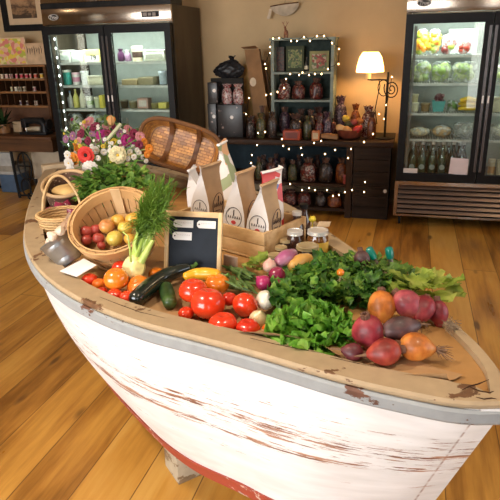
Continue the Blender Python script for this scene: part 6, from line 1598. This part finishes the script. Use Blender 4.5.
for k in range(22):
    a = at_plane(63+jit(2), 237+jit(2), bb+dirb*.085, dirb); b = at_y(72+3.5*jit(1), 216+jit(4), bb.y+.05+jit(.008)); c = a.lerp(b, .5)+V((jit(.008), jit(.008), .008)); m.strip([a, c, b], .006, -CAMH*-1, widths=[.6, 1, .7], cup=.3)
m.build('dry_stalks', leafmat('dry_stalk', (.52, .34, .22), (.68, .48, .34), (.76, .62, .48), 18, .2), gs)
# ------------------------------------------------------------------ bouquet
YB_ = 2.34
vb = at_y(106, 165, YB_); bq = thing('bouquet', 'large mixed bouquet of garden flowers at the stern, red gerbera in front', 'bouquet', (vb.x, vb.y, DS))
MB().lathe([(.05, 0), (.055, .01), (.05, .12), (.062, .2), (.057, .2), (.045, .12), (.04, .012)], 24, Matrix.Translation((vb.x, vb.y, DS+.002))).build('vase', mat('vase_dark', (.05, .06, .04), .2), bq)
def flower_mesh(name, rows, cen, cr, mats, cup=.25, pw=.3, lift=.12):
    m = MB()
    for (n, r0, r1, tilt, mi) in rows:
        for k in range(n):
            a = 2*PI*k/n+tilt*3; d = V((math.cos(a), math.sin(a), 0)); z0 = tilt*.35
            m.strip([d*r0+V((0, 0, z0)), d*(r0*.55+r1*.45)+V((0, 0, z0+lift+tilt*.25)), d*(r0*.15+r1*.85)+V((0, 0, z0+lift*.8+tilt*.3)), d*r1+V((0, 0, z0+lift*.3+tilt*.25))], (r1*pw*6/n)*2.2, V((0, 0, 1)), mi=mi, widths=[.5, 1, .95, .25], cup=cup)
    m.ball((0, 0, lift*.8), (cr, cr, cr*.6), 12, 7, mi=cen)
    o = m.build(name, mats, None, fix=False); C.objects.unlink(o); return o
def pm(n, c): return leafmat('petal_'+n, tuple(x*.75 for x in c), c, tuple(min(1, x*1.15) for x in c), 25, .3, .55)
PR, PW, PC, PO, PM, PP, PB, PY, PT = pm('red', (.68, .03, .02)), pm('white', (.80, .76, .70)), pm('cream', (.80, .72, .44)), pm('orange', (.76, .26, .02)), pm('magenta', (.46, .03, .22)), pm('pink', (.66, .28, .30)), pm('burgundy', (.24, .02, .06)), pm('yellow', (.72, .52, .05)), pm('mauve', (.36, .16, .28))
DKC = mat('flower_eye_dark', (.03, .012, .01), .7); YC_ = mat('flower_eye_yellow', (.66, .42, .04), .7)
def kinds():
    K = {}
    K['gerbera'] = flower_mesh('gerbera', [(18, .2, 1, 0, 0), (14, .15, .72, .3, 0)], 1, .26, [PR, DKC])
    K['dahlia'] = flower_mesh('dahlia', [(14, .1, 1, 0, 0), (13, .1, .82, .3, 0), (11, .1, .6, .6, 0), (8, .05, .38, .9, 0)], 0, .2, [PW])
    K['daisy'] = flower_mesh('daisy', [(12, .15, 1, 0, 0), (9, .1, .7, .3, 0)], 1, .2, [PC, YC_])
    for n, m_, c_2 in (('orange', PO, YC_), ('magenta', PM, DKC), ('pink', PP, YC_), ('burgundy', PB, DKC), ('white', PW, YC_), ('yellow', PY, DKC), ('mauve', PT, YC_)):
        K[n] = flower_mesh(n+'_flower', [(8, .12, 1, 0, 0), (6, .1, .65, .4, 0)], 1, .24, [m_, c_2])
    return K
KD = kinds(); NMS = {'gerbera': 'gerbera', 'dahlia': 'dahlia', 'daisy': 'daisy'}
stm = MB(); vtop = V((vb.x, vb.y, DS+.19)); FC = []
def put_flower(kind, u, v, rp, y, lab=None):
    P = at_y(u, v, y); r = rp*depth(P)/FPX; nrm = ((P-(vtop+V((0, .05, .10)))).normalized()*.6+(EYE-P).normalized()*.75).normalized()
    x, yy = frame_of(nrm); o = KD[kind].copy(); o.name = NMS.get(kind, kind+'_flower'); C.objects.link(o)
    o.matrix_world = basis(x, yy, nrm, P) @ Matrix.Diagonal((r, r, r, 1)); loc, rot, scl = o.matrix_world.decompose(); o.location = loc; o.rotation_euler = rot.to_euler(); o.scale = scl
    adopt(o, bq); FC.append(P)
    if lab: o['label'] = lab
    stm.tube([vtop+V((jit(.02), jit(.02), -.05)), vtop.lerp(P, .55)+V((0, 0, .02)), P-nrm*r*.1], .0022, 5)
yb = lambda v: YB_+.02+(150-v)*.0028
put_flower('gerbera', 86, 155, 9, YB_-.075, 'bright red gerbera with dark eye')
put_flower('dahlia', 90.5, 168.5, 8.5, YB_-.085, 'white many petalled dahlia')
put_flower('daisy', 117.5, 155, 9, YB_-.075, 'large cream daisy like flower')
for k, u, v, r in [('orange', 74, 158.5, 6.5), ('orange', 76, 146.5, 5), ('white', 69, 163, 5.5), ('white', 71, 170, 5), ('white', 68, 155, 4.5), ('mauve', 66, 139, 4), ('mauve', 73, 136, 4.5), ('burgundy', 81, 134, 5), ('pink', 89, 122, 6), ('burgundy', 95, 127, 5.5), ('pink', 84, 127, 4.5), ('magenta', 101, 134.5, 6), ('magenta', 97, 141, 4),
      ('pink', 107, 126, 5), ('orange', 111, 119.5, 4.5), ('burgundy', 116, 128, 4.5), ('magenta', 126, 140.5, 6), ('pink', 128, 130, 5), ('burgundy', 134, 134.5, 5.5), ('pink', 140, 137, 5.5), ('burgundy', 139, 145, 4.5), ('orange', 144, 142, 4), ('orange', 149, 148.5, 4.5), ('orange', 147, 154.5, 3.5), ('yellow', 109, 145.5, 4.5), ('yellow', 114, 142, 4), ('white', 96, 150, 4), ('white', 104, 152, 3.5),
      ('white', 130, 152, 3), ('white', 134, 157, 3), ('white', 139, 153, 2.8), ('white', 137, 150, 2.6), ('white', 143, 157, 2.8), ('white', 128, 158.5, 2.8), ('white', 146, 161, 2.4), ('white', 133, 147, 2.4), ('daisy', 130.5, 155, 3.2), ('mauve', 92, 134, 4), ('mauve', 120, 134, 4.5), ('pink', 79, 141, 4), ('burgundy', 88, 141, 4.5), ('mauve', 104, 140, 3.5), ('yellow', 83, 147, 3), ('pink', 122, 146, 3.5), ('white', 92, 146.5, 2.8), ('white', 110, 150.5, 2.6), ('magenta', 133, 141, 3.5), ('burgundy', 108, 133, 4), ('white', 98, 158, 3), ('mauve', 81, 160, 3)]:
    put_flower(k, u, v, r, yb(v)+jit(.02)-(.03 if v > 148 else 0))
for k in range(34):
    u, v = 106+40*rnd.gauss(0, .5), 143+20*rnd.gauss(0, .5)
    put_flower(rnd.choice(['white', 'white', 'white', 'burgundy', 'mauve', 'yellow']), u, v, rnd.uniform(1.5, 2.4), yb(v)-.02+jit(.02))
stm.build('stems', STEM, bq)
m = MB()
for k in range(260):
    u, v = 106+40*max(-.95, min(.95, rnd.gauss(0, .45))), 143+23*max(-1, min(1, rnd.gauss(0, .5))); p = at_y(u, v, yb(v)+.035+jit(.03)); a = rnd.uniform(0, 6.28); d = V((math.cos(a)*.7, -.3, math.sin(a)*.6+.3)).normalized()*rnd.uniform(.025, .05)
    m.strip([p, p+d*.5+V((0, 0, .004)), p+d], .009, V((0, -1, .5)), widths=[.3, 1, .1], cup=.2)
m.build('leaves', leafmat('bouquet_leaf', (.015, .045, .01), (.05, .10, .02), (.13, .19, .05), 25, .2), bq)
st2 = at_y(121, 124, YB_+.05); o = MB().tube([at_y(107, 140, YB_), st2], [.008, .009], 8).build('pale_stalk', mat('stalk_pale', (.42, .42, .26), .6)); adopt(o, bq)
m = MB(); P = at_y(111, 120.5, YB_+.07); m.ball(P, (.017, .017, .022), 12, 8, fn=lambda p, a, t: p*(1+.12*math.cos(6*a))); m.build('dried_head', mat('dried_tan', (.50, .27, .10), .8), bq)
# ------------------------------------------------------------------ herbs in front of the bouquet
hc = at_y(117, 185, 2.05); hb2 = thing('herb_bunch', 'loose heap of leafy green herbs in front of the bouquet, behind the bushel basket', 'herbs', (hc.x, hc.y, DS)); m = MB(); st3 = MB()
HRB = leafmat('herb_leaf', (.03, .09, .012), (.09, .21, .025), (.26, .38, .06), 26, .3)
hb_base = V((hc.x, hc.y, DS+.03))
for k in range(430):
    a = rnd.uniform(0, 6.28); rr = math.sqrt(rnd.random()); u, v = 118+32*rr*math.cos(a), 180+14*rr*math.sin(a)
    if k % 5 == 0: u, v = 87+9*jit(1), 191+9*jit(1)
    p = at_y(u, v, 2.05-.07*(v-180)/14+jit(.05)); az = rnd.uniform(0, 6.28); e = rnd.uniform(-.3, .7); d = V((math.cos(az)*math.cos(e), math.sin(az)*math.cos(e)-.2, math.sin(e)))*rnd.uniform(.03, .058)
    m.strip([p, p+d*.35+V((0, 0, .005)), p+d*.7+V((0, 0, .004)), p+d], .0105, V((jit(.6), -.5, 1)), widths=[.25, 1, .8, .08], cup=.25)
    if k % 6 == 0: st3.tube([hb_base+V((jit(.03), jit(.03), 0)), hb_base.lerp(p, .55)+V((0, 0, .02)), p], .0016, 4)
m.build('leaves', HRB, hb2); st3.build('stems', STEM, hb2)
WIN_POWER = [7, 280, 18]
CEIL = [(-6, 2.5, 10), (-2.2, 3.6, 4), (1.6, 3.3, 8)]
SPOTS = [(-1.6, .6, 2.95, 150), (.5, .9, 2.95, 70)]
ADDED_WIN = 60  # power of the light behind the added right window
EXPO = 0.0
# ------------------------------------------------------------------ light
W = bpy.data.worlds.new('world'); bpy.context.scene.world = W; W.use_nodes = True
nt = W.node_tree; bg = nt.nodes['Background']
sky = nt.nodes.new('ShaderNodeTexSky'); sky.sky_type = 'NISHITA'; sky.sun_elevation = R(35); sky.sun_rotation = R(200); sky.sun_disc = False
nt.links.new(sky.outputs[0], bg.inputs[0]); bg.inputs[1].default_value = .25
def area(name, loc, size, rot, power, col, spread=180):
    d = bpy.data.lights.new(name, 'AREA'); d.shape = 'RECTANGLE'; d.size, d.size_y = size; d.energy = power; d.color = col; d.spread = R(spread)
    o = bpy.data.objects.new(name, d); C.objects.link(o); o.location = loc; o.rotation_euler = rot; return o
DAY = (.94, .965, 1)
for i, ((a, b, z0, z1), e) in enumerate(zip(WINS, WIN_POWER)):
    area('daylight_window_%d' % (i+1), ((a+b)/2, YF-.13, (z0+z1)/2), (b-a-.1, z1-z0-.1), (R(90), 0, 0), e, DAY if i else (.8, .95, 1))
area('daylight_window_4', (XR+.12, (RW0+RW1)/2, (RWZ0+RWZ1)/2), (RWZ1-RWZ0-.1, RW1-RW0-.1), (0, R(90), 0), ADDED_WIN, DAY)  # extra light through the added window, brightens the right floor
def pointl(name, loc, power, col, r=.03):
    d = bpy.data.lights.new(name, 'POINT'); d.energy = power; d.color = col; d.shadow_soft_size = r
    o = bpy.data.objects.new(name, d); C.objects.link(o); o.location = loc; return o
for i, (x, y, e) in enumerate(CEIL):
    o = area('ceiling_lamp_%d' % (i+1), (x, y, ZC-.03), (.3, .3), (0, 0, 0), e, (1, .72, .42))
for i, (x, y, z, e) in enumerate(SPOTS):
    d = bpy.data.lights.new('track_spot_%d' % (i+1), 'SPOT'); d.energy = e; d.color = (1, .84, .64); d.spot_size = R(70); d.spot_blend = .6; d.shadow_soft_size = .06
    o = bpy.data.objects.new('track_spot_%d' % (i+1), d); C.objects.link(o); o.location = (x, y, z)
    o.rotation_euler = (V((-.55, 1.55, 1))-V((x, y, z))).to_track_quat('-Z', 'Y').to_euler()
sc = bpy.context.scene
sc.view_settings.view_transform = 'Standard'; sc.view_settings.look = 'None'; sc.view_settings.gamma = 1
sc.view_settings.use_curve_mapping = False
sc.view_settings.exposure = EXPO
